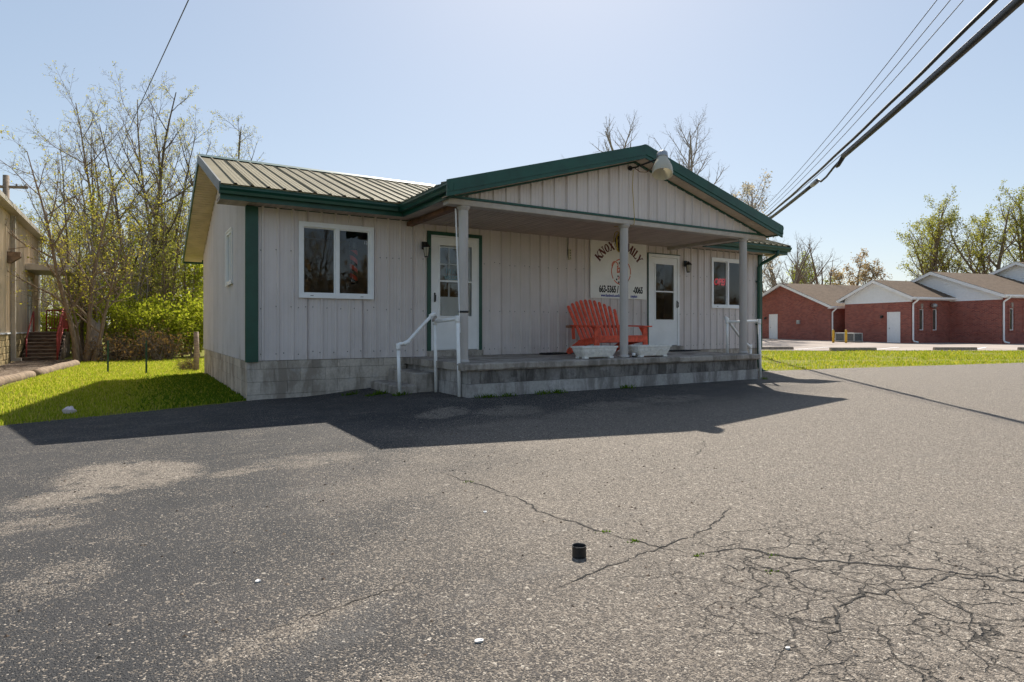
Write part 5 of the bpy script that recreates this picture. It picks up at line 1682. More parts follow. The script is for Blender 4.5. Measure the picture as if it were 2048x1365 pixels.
plant('tree', near_clump, 'thin leaning multi-stem tree with yellow buds beside the red stair rail', 'tree', -2.98, 14.7, 0.0, 1.0)
plant('tree', tall_a, 'tall bare-topped tree rising left of the overhead wire behind the lawn', 'tree', -3.1, 22.6, 0.3, 1.04)
plant('tree', tall_b, 'tallest dark-trunked tree with three stems behind the green fence posts', 'tree', -1.2, 20.4, 0.0, 0.98)
plant('tree', tall_a, 'tall slender budding tree just left of the storefront roof corner', 'tree', 0.05, 25.4, 2.1, 1.10)
plant('tree', tall_b, 'budding tree whose crown shows above the tan roof ridge', 'tree', 2.5, 27.4, 1.2, 1.12)
plant('tree', sap_b, 'slim yellow-budded tree between the two green fence posts', 'tree', -2.0, 19.0, 0.6, 1.0)
plant('tree', sap_a, 'slim grey sapling cluster behind the cut stump', 'tree', -2.6, 18.2, 1.9, 0.85)
plant('tree', sap_b, 'leafy olive sapling cluster right against the storefront back corner', 'tree', 0.35, 19.5, 2.5, 0.95)
for i_, (px, py, rz_, s_, kd) in enumerate([(-5.2, 30, .4, 1.0, 0), (-6.6, 36, 1.3, 1.1, 1), (-8.6, 44, 2.4, 1.25, 0), (-10.4, 40, .9, 1.2, 1), (-3.8, 33, 3.0, 1.1, 0), (-2.0, 31, 4.0, 1.05, 1), (-.6, 33, 5.0, 1.1, 0),
        (1.0, 34, .2, 1.0, 1), (-7.6, 52, 1.1, 1.3, 1), (-4.8, 46, 2.2, 1.2, 0), (-2.6, 42, 3.3, 1.15, 1), (0.4, 44, 4.4, 1.2, 0), (2.6, 38, 5.5, 1.1, 1), (-11.5, 56, 2, 1.5, 0), (-13.5, 50, .5, 1.5, 1), (-4.2, 26.5, 1.6, .95, 0), (-1.8, 26.0, 2.9, .9, 1), (-0.9, 38, 0.7, 1.15, 0),
        (-6.2, 41, 0.2, 1.1, 0), (-9.3, 60, 1.7, 1.6, 1), (-5.5, 58, 2.7, 1.5, 0), (-1.5, 56, 3.7, 1.4, 1)]):
    plant('sapling', sap_a if kd == 0 else sap_b, 'thin sapling among the dense woods behind the lawn', 'tree', px, py, rz_, s_, 'saplings in the woods behind the lawn')
for i_, (px, py, rz_, s_, kd) in enumerate([(-1.5, 18.0, .4, .8, 0), (-0.3, 18.8, 1.4, .85, 1), (-2.9, 20.4, 2.4, .9, 1), (0.6, 22.6, 3.4, 1.0, 0), (-0.7, 23.4, 4.4, 1.0, 1), (-3.4, 25.0, 5.2, 1.0, 0), (1.4, 24.8, 0.9, 1.0, 1), (-1.6, 23.2, 1.8, 1.05, 0)]):
    plant('sapling', sap_a if kd == 0 else sap_b, 'thin bare-stemmed sapling at the near edge of the woods', 'tree', px, py, rz_, s_, 'saplings at the near edge of the woods')
plant('shrub', shrub_a, 'bright yellow-green leafy shrub directly behind the right fence post', 'shrub', -0.75, 16.4, 0.2, 1.0)
plant('shrub', shrub_a, 'bright green shrub touching the storefront back corner', 'shrub', 0.55, 17.0, 1.9, 1.15)
plant('shrub', shrub_b, 'tall loose yellow-green shrub above the others by the roof edge', 'shrub', 0.15, 20.6, 0.9, 1.35)
plant('shrub', shrub_b, 'thin yellow shrub behind the left fence post', 'shrub', -1.85, 16.8, 2.9, 0.75)
plant('shrub', shrub_a, 'low green shrub behind the stair railing of the tan hall', 'shrub', -3.9, 22.9, 3.9, 1.15)
plant('shrub', shrub_b, 'bushy yellow shrub far behind the left fence post', 'shrub', -2.5, 21.2, 4.9, 1.0)
plant('brush_pile', brush, 'tangle of dry brown twigs under the bright shrubs', 'brush', -1.0, 14.6, 0, 0.95)
plant('brush_pile', brush, 'dry twig pile between the cut stump and left fence post', 'brush', -2.1, 14.8, 2.0, 0.75)
plant('brush_pile', brush, 'dry brush heaped at the foot of the wooden post', 'brush', -0.25, 8.4, 1.0, 0.30)

# right-hand trees
bare_r1 = tree_meshes(111, [((0, 0, 0), (-0.02, 0, 1), 12.0, 0.28), ((0.1, 0.1, 2.0), (0.30, 0, 1), 9.5, 0.17), ((0.0, 0, 2.0), (-0.32, 0, 1), 9.5, 0.17), ((0, 0, 1.5), (0.62, 0.1, 0.8), 9.5, 0.15), ((0, 0, 1.5), (-0.6, -0.1, 0.85), 9.0, 0.14), ((0, 0.1, 2), (0.1, 0.3, 1), 10.5, 0.16)],
    [(15, 0.42, 0.65, 0.25, 0.09, 0.06, 5, 6), (8, 0.5, 0.7, 0.15, 0.13, 0.06, 4, 5), (5, 0.5, 0.7, 0.2, 0.14, 0.05, 3, 3)], None, 'bark_grey', wob0=0.06)
full_r = tree_meshes(112, [((0, 0, 0), (0.0, 0, 1), 15.0, 0.38), ((0.1, 0.1, 2.2), (-0.5, 0, 0.9), 10.5, 0.2), ((0, 0, 2.0), (0.35, 0.2, 1), 11.5, 0.2), ((0, 0.1, 3.0), (-0.22, -.2, 1), 11.5, 0.2)],
    [(13, 0.40, 0.8, 0.22, 0.08, 0.05, 5, 6), (8, 0.5, 0.75, 0.12, 0.12, 0.05, 3, 5), (6, 0.5, 0.75, 0.15, 0.14, 0.04, 3, 3)], (6500, 0.10, 0.16), 'bark_brown', 'leaf_olive', wob0=0.05)
full_s = tree_meshes(113, [((0, 0, 0), (0.05, 0, 1), 14.5, 0.34), ((0.1, 0, 2.5), (0.5, 0, 1), 11.0, 0.2), ((0, 0, 2.5), (-0.3, 0.2, 1), 11.5, 0.2)],
    [(12, 0.42, 0.8, 0.22, 0.09, 0.05, 5, 6), (8, 0.5, 0.75, 0.12, 0.12, 0.05, 3, 5), (6, 0.5, 0.75, 0.15, 0.14, 0.04, 3, 3)], (5600, 0.10, 0.16), 'bark_brown', 'leaf_olive', wob0=0.07)
pale_t = tree_meshes(114, [((0, 0, 0), (0, 0, 1), 10.5, 0.24), ((0, 0, 1.5), (0.35, 0, 1), 9, 0.15), ((0, 0, 1.5), (-0.4, 0, 1), 8.5, 0.15)],
    [(10, 0.40, 0.75, 0.25, 0.1, 0.05, 4, 6), (7, 0.5, 0.75, 0.15, 0.13, 0.04, 3, 4), (5, 0.5, 0.75, 0.15, 0.15, 0.03, 3, 3)], (2600, 0.10, 0.13), 'bark_grey', 'leaf_pale')
pruned = tree_meshes(115, [((0, 0, 0), (-0.04, 0, 1), 9.5, 0.24), ((0, 0, 2.2), (0.75, 0, 0.9), 7.5, 0.16), ((0, 0, 2.5), (-0.7, 0, 0.9), 7.0, 0.15), ((0.1, 0, 1.5), (0.25, 0, 1), 6.5, 0.17)],
    [(7, 0.34, 0.75, 0.35, 0.10, 0.05, 4, 5), (5, 0.5, 0.7, 0.2, 0.14, 0.04, 3, 4), (3, 0.5, 0.7, 0.2, 0.14, 0.04, 3, 2)], None, 'bark_brown', wob0=0.07)
round_t = tree_meshes(116, [((0, 0, 0), (0.0, 0, 1), 7.5, 0.2), ((0, 0, 1), (-0.5, 0, 0.9), 6, 0.13), ((0, 0, 1), (0.5, 0.1, 0.9), 6, 0.13)],
    [(12, 0.46, 0.8, 0.15, 0.1, 0.04, 4, 5), (8, 0.5, 0.8, 0.1, 0.13, 0.03, 3, 4), (5, 0.5, 0.8, 0.15, 0.15, 0.02, 3, 2)], (5200, 0.10, 0.16), 'bark_grey', 'leaf_rust')
green_t = [p for p in round_t[:2]] + [(lambda q: (q.materials.clear(), q.materials.append(M['leaf_bright']), ('crown', q))[2])(round_t[2][1].copy())]
plant('tree', bare_r1, 'large bare tree spreading behind the porch gable peak', 'tree', 27.9, 18.6, -0.55, 1.2)
plant('tree', bare_r1, 'bare spindly tree above the peak of the separate brick building', 'tree', 57.0, 30.5, 2.2, 0.86)
plant('tree', bare_r1, 'smaller bare tree low behind the right porch rake', 'tree', 33.6, 19.6, 2.6, 0.86)
plant('tree', pale_t, 'pale sparsely budded tree behind the right porch rake', 'tree', 42.6, 23.4, 0.4, 1.18)
plant('tree', pruned, 'dark bare forked tree behind the small brick building roof', 'tree', 57.1, 26.5, 0.0, 1.0)
plant('tree', pruned, 'bare leaning tree between the storefront and small brick roof', 'tree', 49.3, 24.6, 2.0, 0.9)
plant('tree', green_t, 'fresh green tree low behind the bare forked tree', 'tree', 66.0, 34.0, 0.5, 1.15)
plant('tree', round_t, 'round rust-tinted budding tree above the small brick roof', 'tree', 66.5, 27.8, 1.0, 1.12)
plant('tree', green_t, 'small green tree beside the rust-tinted tree', 'tree', 70.5, 33.4, 2.6, 0.85)
plant('tree', full_r, 'huge spreading green-budded tree above the narrow white gable', 'tree', 77.5, 25.2, 0.0, 1.0)
plant('tree', full_s, 'upright budding tree between the two huge trees on the right', 'tree', 84.5, 25.0, 2.0, 1.0)
plant('tree', full_s, 'huge forked green-budded tree above the rightmost white gable', 'tree', 80.4, 20.9, 0.2, 1.04)
plant('tree', full_r, 'large budding tree cut by the right edge of the picture', 'tree', 85.5, 18.9, 3.6, 1.06)
for i_, (px, py, s_) in enumerate([(73, 29.8, .8), (92, 28.5, .95), (90, 24, .85), (98, 22, .9), (60, 40, 1.0), (100, 30, 1.0)]):
    plant('tree', green_t if i_ % 2 else round_t, 'low distant tree filling the gaps behind the brick roofs', 'tree', px, py, i_ * 1.3, s_, 'distant trees behind the brick roofs')
# wooded bank across the street, seen only in the window reflections
for i_, (px, py, s_, kd) in enumerate([(9, -50, .9, 0), (14, -54, 1, 2), (18, -50, .9, 1), (24, -52, 1, 2), (28, -49, .9, 0), (50, -52, 1, 0), (56, -50, 1, 2), (61, -54, 1, 1), (66, -50, 1, 2), (71, -53, 1, 0)]):
    plant('tree', (pale_t, round_t, tall_b)[kd], 'tree on the wooded bank across the street mirrored in the panes', 'tree', px, py, i_ * 0.9, s_ * 1.1, 'trees on the bank across the street')

for i_, px in enumerate((7, 10, 13, 16, 19, 22.5, 25.5, 28.5, 49, 53, 57, 61, 65, 69, 73)):
    plant('thicket', brush, 'dry overgrown thicket on the bank across the street mirrored in the panes', 'thicket', px, -44 - (i_ * 37 % 5), i_ * 1.7, 4.2 + (i_ * 13 % 7) * 0.22, 'thickets on the bank across the street')

# ------------------------------------------------------------------ lawn odds and ends
for (x, y, h_, lab) in ((-2.07, 8.32, 0.80, 'thin green steel fence post nearer the tan hall'), (-1.25, 7.22, 0.82, 'thin green steel fence post nearer the storefront')):
    t = thing('fence_post', lab, 'fence post', (x, y, hz(x, y)), 0, 'steel posts at the back of the lawn')
    mb = MB(); mb.box(-0.02, 0.02, -0.003, 0.003, -0.1, h_); mb.box(-0.003, 0.003, 0.003, 0.028, -0.1, h_)
    mb.build('shaft', 'post_green', t)
    mb = MB()
    for q in range(9): mb.box(-0.008, 0.008, -0.010, -0.0032, 0.12 + q * 0.075, 0.135 + q * 0.075)
    mb.build('studs', 'post_green', t)
mb = MB()
for x_ in range(2): pass
wire_pts = [(-3.0, 9.6, 0.42), (-2.07, 8.31, 0.40), (-1.25, 7.21, 0.42)]
t = thing('wooden_post', 'weathered wooden post at the back corner of the storefront', 'post', (-0.11, 7.9, 0))
mb = MB(); mb.tube([(0, 0, -0.1), (0.01, 0, 0.5), (0.0, 0.01, 1.02)], [0.07, 0.066, 0.062], 10); mb.build('shaft', 'wood_grey', t, True)
mb = MB()
rr = random.Random(2)
prof = [(0.24, 0), (0.25, 0.3), (0.21, 0.8), (0.20, 1.15), (0.16, 1.3)]
mb.lathe(prof, (0, 0, 0), 14)
mb.v = [(a + rr.gauss(0, .02), b + rr.gauss(0, .02), c_ + (rr.gauss(0, .07) if c_ > 1.1 else 0)) for a, b, c_ in mb.v]
st = mb.build('tree_stump', 'bark_grey'); st.location = (-2.72, 15.6, -0.02); st.scale = (1, 1, 1.05)
tag(st, 'broken grey stump right of the leaning tree', 'stump')
# timbers along the drive
def timber(p0, p1, r_, label):
    a, b = Vector((p0[0], p0[1], hz(*p0) + r_ * .25)), Vector((p1[0], p1[1], hz(*p1) + r_ * .25))
    mb = MB(); rr_ = random.Random(int(p0[1] * 10))
    n = 9
    mb.tube([a.lerp(b, i / n) + Vector((rr_.gauss(0, .008), 0, rr_.gauss(0, .006))) for i in range(n + 1)], [r_ * (1 + rr_.gauss(0, .04)) for _ in range(n + 1)], 12)
    tag(mb.build('timber', 'wood_timber', None, True), label, 'timber', 'timbers edging the gravel drive')
timber((-3.98, 4.2), (-3.55, 7.7), 0.11, 'weathered landscape timber edging the drive, nearer the asphalt')
timber((-3.52, 7.8), (-3.05, 12.6), 0.12, 'weathered landscape timber edging the drive, nearer the hall steps')
# litter
def scrap(name, label, x, y, s_, seed, mat='litter_white', lump=0.3):
    rr_ = random.Random(seed); n = 8
    mb = MB()
    top = [(s_ * (0.7 + 0.5 * rr_.random()) * math.cos(2 * math.pi * j / n), s_ * (0.5 + 0.4 * rr_.random()) * math.sin(2 * math.pi * j / n), s_ * lump * rr_.random() + 0.004) for j in range(n)]
    mid_ = [(p[0] * .5, p[1] * .5, s_ * lump * (0.6 + rr_.random())) for p in top]
    mb.v += top + mid_ + [(0, 0, s_ * lump * 1.1), ] + [(p[0] * .8, p[1] * .8, 0.0) for p in top]
    for j in range(n):
        k2 = (j + 1) % n
        mb.f += [(j, k2, n + k2, n + j), (n + j, n + k2, 2 * n), (2 * n + 1 + j, 2 * n + 1 + k2, k2, j)]
    o = mb.build(name, mat); o.location = (x, y, hz(x, y) + 0.004)
    return tag(o, label, 'litter')
o = scrap('crumpled_bag', 'crumpled pale plastic bag lying on the shaded lawn', -2.2, -0.42, 0.085, 3, 'litter_pink', 0.75)
scrap('litter_scrap', 'white scrap on the dark asphalt at lower left', -1.02, -7.42, 0.015, 4)
scrap('litter_scrap', 'tiny white scrap above the black can, left of the long crack', 0.32, -7.05, 0.012, 5)
scrap('litter_scrap', 'white scrap at bottom centre of the lot', -0.44, -8.38, 0.017, 6)
scrap('litter_scrap', 'white scrap at lower right by the fine cracks', 0.45, -8.98, 0.011, 7)
rr = random.Random(31)
# pebbles loosened from the surface
mb = MB()
for q in range(420):
    x, y = rr.uniform(-2.6, 2.6), rr.uniform(-9.4, -4.2)
    s_ = rr.uniform(0.004, 0.011)
    z = hz(x, y) + 0.004
    pts = [(x + s_ * math.cos(a) * rr.uniform(.7, 1.2), y + s_ * math.sin(a) * rr.uniform(.7, 1.2), z) for a in (0, 1.25, 2.5, 3.8, 5.0)]
    mb.add(pts + [(x, y, z + s_ * 0.8)], [(i, (i + 1) % 5, 5) for i in range(5)])
o = mb.build('pebbles', 'gravel'); o['kind'] = 'stuff'; o['label'] = 'loose pebbles scattered over the worn asphalt'
# black can
t = thing('can', 'open black can standing upright on the asphalt', 'can', (0.365, -7.915, hz(.365, -7.915) + 0.004))
mb = MB(); mb.lathe([(0.0335, 0.0), (0.035, 0.004), (0.0340, 0.010), (0.0340, 0.046), (0.0352, 0.049), (0.0352, 0.054), (0.0334, 0.054), (0.0322, 0.047), (0.0322, 0.006)], (0, 0, 0), 28)
mb.f = mb.f[:-1]; mb.f.append(tuple(range(8 * 28, 9 * 28)))
mb.build('body', 'black_plastic', t, True)
mb = MB(); mb.lathe([(0.0342, 0.036), (0.0350, 0.038), (0.0342, 0.040)], (0, 0, 0), 28); mb.f = mb.f[:-2]; mb.build('bead', 'black_plastic', t, True)
# weeds along the porch foot and in the crack
def weed_tuft(label, spots, seed, h0, h1):
    rg = np.random.default_rng(seed)
    P_ = []
    for (x, y, n, s_) in spots:
        P_.append(np.stack([rg.normal(x, s_, n), rg.normal(y, s_ * .4, n)], 1))
    P_ = np.concatenate(P_)
    o = blades('weeds', P_, h0, h1, 0.010, seed, 'weed', 1.3); o['label'] = label
weed_tuft('low green weeds sprouting along the foot of the porch wall', [(2.9, -2.46, 60, .10), (3.25, -2.46, 50, .08), (3.9, -2.46, 70, .12), (4.2, -2.46, 50, .08), (5.6, -2.46, 60, .08), (1.75, -1.05, 90, .10), (1.95, -1.42, 60, .08), (1.45, -.6, 40, .06), (9.3, -2.4, 20, .05)], 61, 0.03, 0.09)
weed_tuft('small weeds sprouting from the long asphalt crack', [(0.58, -6.35, 26, .03), (0.70, -7.70, 24, .02), (0.735, -7.9, 34, .02), (0.86, -8.21, 24, .018), (1.19, -8.4, 16, .018), (1.0, -8.52, 14, .02)], 62, 0.012, 0.03)
# ------------------------------------------------------------------ overhead cables
DV = Vector((0.68, 0.733, 0)); P0 = Vector((10.3, -3.56, 0)); NV = Vector((-0.733, 0.68, 0))
def cable(label, r_, zf, off=0.0, s0=-22, s1=60, mat='cable', n=60, name='cable', wig=0.0, group='overhead cables on the right'):
    mb = MB(); pts = []
    for i in range(n + 1):
        s_ = s0 + (s1 - s0) * i / n
        p = P0 + DV * s_ + NV * off; pts.append((p.x, p.y, zf(s_) + wig * math.sin(s_ * 2.6)))
    mb.tube(pts, r_, 6)
    return tag(mb.build(name, mat, None, True), label, 'cable', group)
low = lambda s_: 4.53 + 0.0016 * (s_ - 3) ** 2
cable('thickest lashed cable bundle, lowest of the wires at upper right', 0.047, low, 0.0, s1=0.4)
cable('far run of the thick lashed bundle beyond the splice', 0.042, lambda s_: low(s_) - 0.06, 0.0, s0=2.3)
cable('thin support strand above the thick lashed bundle', 0.007, lambda s_: low(s_) + 0.07, 0.0, n=80)
midf = lambda s_: 4.60 + 0.0022 * (s_ - 5.5) ** 2 + 0.0
cable('medium dark cable above the thick bundle at upper right', 0.026, midf, 0.05, wig=0.006, n=140)
cable('lowest of the three thin wires at upper right', 0.006, lambda s_: 4.66 + 0.0036 * (s_ - 7) ** 2, 0.12)
cable('middle of the three thin wires at upper right', 0.006, lambda s_: 4.69 + 0.0039 * (s_ - 7.3) ** 2, 0.2)
cable('highest of the three thin wires at upper right', 0.006, lambda s_: 4.73 + 0.0042 * (s_ - 7.6) ** 2, 0.28)
t = thing('cable_splice', 'sagging splice joint in the thick cable bundle', 'cable splice', tuple(P0 + DV * 1.2) )
def sp(s_, z, o_=0.0): q = P0 + DV * s_ + NV * o_; return (q.x - t.location.x, q.y - t.location.y, z)
mb = MB(); mb.tube([sp(0.38, low(.4)), sp(0.7, low(.7) - .09), sp(0.8, low(.8) - .10)], [0.047, 0.04, 0.026], 8); mb.build('sleeve', 'cable', t, True)
mb = MB(); mb.tube([sp(0.6, low(.6) - .03), sp(1.0, low(1) - .06), sp(1.5, low(1.5) - .13), sp(1.9, low(2) - .14), sp(2.1, low(2) - .05), sp(2.35, low(2.3) - .06)], 0.022, 8); mb.build('slack_loop', 'cable', t, True)
mb = MB(); mb.tube([sp(2.2, low(2.2) - .055), sp(2.6, low(2.6) - .06)], 0.054, 8); mb.build('clamp', 'galv', t, True)
# service drop on the left, utility pole behind the hall
mb = MB()
A_, B_ = Vector((0.6, -10.0, 6.9)), Vector((-7.0, 58.0, 6.2))
pts = []
for i in range(41):
    f_ = i / 40; p = A_.lerp(B_, f_); pts.append((p.x, p.y, p.z - 4 * 0.75 * f_ * (1 - f_)))
lw_pts = [(0.35, -9.0, 6.55), (-0.74, 0.97, 6.45), (-1.45, 7.2, 6.36), (-2.11, 13.53, 6.34), (-3.2, 22.0, 6.2), (-4.16, 28.85, 5.95), (-6.0, 42, 6.2), (-8.2, 58, 6.9)]
P3 = np.array(lw_pts); ta = np.linspace(0, 1, 40); tb = (P3[:, 1] + 9) / 67
mb.tube([(float(np.interp(t_, tb, P3[:, 0])), float(np.interp(t_, tb, P3[:, 1])), float(np.interp(t_, tb, P3[:, 2]))) for t_ in ta], 0.009, 6)
tag(mb.build('cable', 'cable', None, True), 'single dark wire crossing the sky in front of the left trees', 'cable')
t = thing('utility_pole', 'weathered wooden utility pole with crossarm behind the tan hall', 'utility pole', (-7.6, 33.5, 0))
mb = MB(); mb.tube([(0, 0, -0.2), (0, 0, 9.6)], [0.19, 0.15], 12); mb.build('pole', 'wood_grey', t, True)
mb = MB(); mb.bar((-0.9, -0.2, 8.85), (0.95, 0.1, 9.05), 0.12, 0.14); mb.build('crossarm', 'wood_grey', t)
for q in (-0.8, -0.35, 0.45, 0.85):
    mb = MB(); mb.lathe([(0.05, 0), (0.06, 0.05), (0.03, 0.08), (0.05, 0.12), (0.02, 0.16)], (q, -0.03 + q * .16, 9.0 + q * .1), 10); mb.build('insulator', 'trim_grey', t, True)
for q, lab in ((0.85, 'right end of the pole crossarm'), (-0.8, 'left end of the pole crossarm')):
    mb = MB(); mb.tube([(-7.6 + q + (26 * i / 20), 33.5 + 22 * i / 20, 9.15 - 2.2 * (i / 20) * (1 - i / 20) - 0.5 * i / 20) for i in range(21)], 0.010, 5)
    tag(mb.build('cable', 'cable', None), 'far thin wire strung from the ' + lab, 'cable')

# ------------------------------------------------------------------ tan metal hall on the left
HX, HY0, HY1, HB, HE = -4.9, 4.0, 21.7, 0.98, 4.75
hall = thing('metal_hall', 'tan ribbed metal hall on a stone base at the left edge', 'building')
hw_ = MB().box(HX - 9, HX - 0.01, HY0, HY1, 0.9, HE).build('hall_wall', 'metal_tan', hall)
ribbed('wall_panel', 'metal_tan', hw_, lambda y, d, z: (HX + d, y, z), HY0, HY1, lambda y: HB, lambda y: HE, [(18.45, 19.45, HB, 3.05)], pitch=0.305, h=0.03, w1=0.045, w2=0.02, minor=0, pw=0.915)
mb = MB(); mb.box(HX - 9, HX - 0.03, HY0 + .02, HY1 - .02, -0.3, 0.9); base = mb.build('stone_base', 'mortar', hall)
key = MB().cbox(0, 1, 0, 1, 0, 1, 0.06).mesh('stone'); key.materials.append(M['yellow_stone'])
rr = random.Random(8)
for rw in range(5):
    y = HY0 + 0.3 + rr.uniform(-.2, 0); z0_ = -0.05 + rw * 0.2
    while y < HY1:
        L = rr.uniform(0.3, 0.55)
        link('stone', key, base, (HX - 0.05, y, z0_), None, (0.05 + rr.uniform(0, .03), min(L, HY1 - y) - 0.02, 0.185)); y += L
mb = MB(); mb.box(HX - 0.02, HX + 0.05, HY0, HY1, HB - 0.05, HB - 0.002); mb.build('base_flashing', 'white_vinyl', hall)
mb = MB(); mb.extrude([(0.30, 0), (0.30, -.14), (-.02, -.14), (-.02, 0.02)], lambda p: (HX + p[0], HY0, HE + .12 + p[1]), lambda p: (HX + p[0], HY1 + .1, HE + .12 + p[1])); mb.build('eave_gutter', 'metal_tan_trim', hall)
mb = MB(); mb.extrude([(0.2, 0.14), (-4.6, 1.2), (-9.3, .14), (-9.3, 0.1), (-4.6, 1.16), (0.2, 0.1)], lambda p: (HX + p[0], HY0, HE + p[1]), lambda p: (HX + p[0], HY1 + .15, HE + p[1])); mb.build('roof', 'metal_tan_trim', hall)
mb = MB(); mb.extrude([(-0.02, HE), (-9, HE), (-4.6, HE + 1.15)], lambda p: (HX + p[0], HY1 - .1, p[1]), lambda p: (HX + p[0], HY1, p[1])); mb.build('end_gable', 'metal_tan', hall)
mb = MB(); mb.box(HX - 0.02, HX + 0.055, HY1 - 0.12, HY1 + 0.03, HB, HE); mb.build('corner_trim', 'white_vinyl', hall)
mb = MB(); mb.box(HX + 0.03, HX + 0.15, 14.75, 14.9, 0.15, HE - 0.02); mb.box(HX + 0.03, HX + 0.3, 14.76, 14.89, 0.06, 0.16); mb.build('downspout', 'metal_tan_trim', hall)
mb = MB(); mb.box(HX + 0.0, HX + 0.35, 14.2, 14.5, 3.35, 3.5); mb.extrude([(0, 3.35), (.35, 3.35), (.1, 3.15), (0, 3.15)], lambda p: (HX + p[0], 14.22, p[1]), lambda p: (HX + p[0], 14.48, p[1])); mb.build('wall_light', 'stair_dark', hall)
mb = MB(); mb.box(HX - 0.03, HX + 0.02, 18.5, 19.4, HB, 3.0); dh = mb.build('door', 'white_siding', hall)
mb = MB(); mb.box(HX - 0.005, HX + 0.05, 18.44, 18.5, HB, 3.06); mb.box(HX - 0.005, HX + 0.05, 19.4, 19.46, HB, 3.06); mb.box(HX - 0.005, HX + 0.05, 18.5, 19.4, 3.0, 3.06); mb.build('door_frame', 'metal_tan_trim', dh)
mb = MB(); mb.lathe([(0.03, 0), (0.035, .03), (.01, .05)], (0, 0, 0), 10); o = mb.build('door_knob', 'galv', dh); o.location = (HX + .02, 18.62, 1.95); o.rotation_euler = (0, R(90), 0)
mb = MB(); mb.cbox(HX + 0.03, HX + 1.35, 17.75, 20.4, 3.22, 3.46, 0.02); mb.build('awning', 'metal_tan_trim', hall)
t = thing('entry_steps', 'dark timber entry stair with landing against the tan hall', 'stairs', (HX + 0.1, 16.3, 0))
NS = 8; rise = 0.98 / NS; run = 0.24
for q in range(NS):
    mb = MB(); mb.cbox(0.02, 1.05, q * run, (q + 1) * run + 0.03, (q + 1) * rise - 0.04, (q + 1) * rise, 0.008); mb.build('tread', 'wood_grey', t)
    mb = MB(); mb.box(0.04, 1.03, q * run + 0.03, q * run + 0.05, q * rise - 0.02, (q + 1) * rise - 0.042); mb.build('riser', 'stair_dark', t)
mb = MB(); mb.box(0.0, 1.08, NS * run + 0.032, 4.1, 0.86, 0.978); mb.build('landing', 'wood_grey', t)
mb = MB(); mb.box(0.0, 1.06, NS * run + 0.06, 4.08, -0.05, 0.858); mb.build('landing_base', 'stair_dark', t)
for xx in (0.0, 1.06):
    mb = MB(); mb.extrude([(0.0, -0.05), (0.0, 0.02), (NS * run, 0.85), (NS * run, -0.05)], lambda p: (xx - 0.018, p[0] + .02, p[1]), lambda p: (xx + 0.018, p[0] + .02, p[1])); mb.build('side_stringer', 'stair_dark', t)
t2 = thing('stair_railing', 'red steel railing with balusters on the outer side of the hall steps', 'railing', (HX + 0.1, 16.3, 0))
def rail_run(tt, a, b, h_, nb, bottom=True):
    a = Vector(a); b = Vector(b); up = Vector((0, 0, h_))
    mb = MB(); mb.tube([a + up, b + up], 0.034, 8); mb.build('top_rail', 'rail_red', tt, True)
    mb = MB(); mb.tube([a + Vector((0, 0, .12)), b + Vector((0, 0, .12))], 0.02, 8); mb.build('bottom_rail', 'rail_red', tt, True)
    for q in (0, 1):
        p = a.lerp(b, q); mb = MB(); mb.tube([p, p + up], 0.024, 8); mb.build('post', 'rail_red', tt, True)
    for q in range(1, nb):
        p = a.lerp(b, q / nb); mb = MB(); mb.tube([p + Vector((0, 0, .12)), p + up], 0.014, 5); mb.build('baluster', 'rail_red', tt)
rail_run(t2, (1.00, 0.0, 0.0), (1.00, NS * run, 0.98), 0.85, 14)
rail_run(t2, (1.00, NS * run, 0.98), (1.00, 4.0, 0.98), 0.85, 14)
rail_run(t2, (0.30, 4.02, 0.98), (0.98, 4.02, 0.98), 0.85, 8)
t3 = thing('stair_railing', 'short red rail on the wall side of the hall steps', 'railing', (HX + 0.1, 16.3, 0))
mb = MB(); mb.tube([(0.12, 0.2, 0.75), (0.12, NS * run, 1.72), (0.12, NS * run + .1, 1.72)], 0.024, 8); mb.build('top_rail', 'rail_red', t3, True)
mb = MB(); mb.tube([(0.12, NS * run + 0.1, 0.98), (0.12, NS * run + .1, 1.72)], 0.022, 8); mb.build('post', 'rail_red', t3, True)
mb = MB(); mb.tube([(0.12, 0.2, 0.05), (0.12, 0.2, .76)], 0.022, 8); mb.build('post', 'rail_red', t3, True)

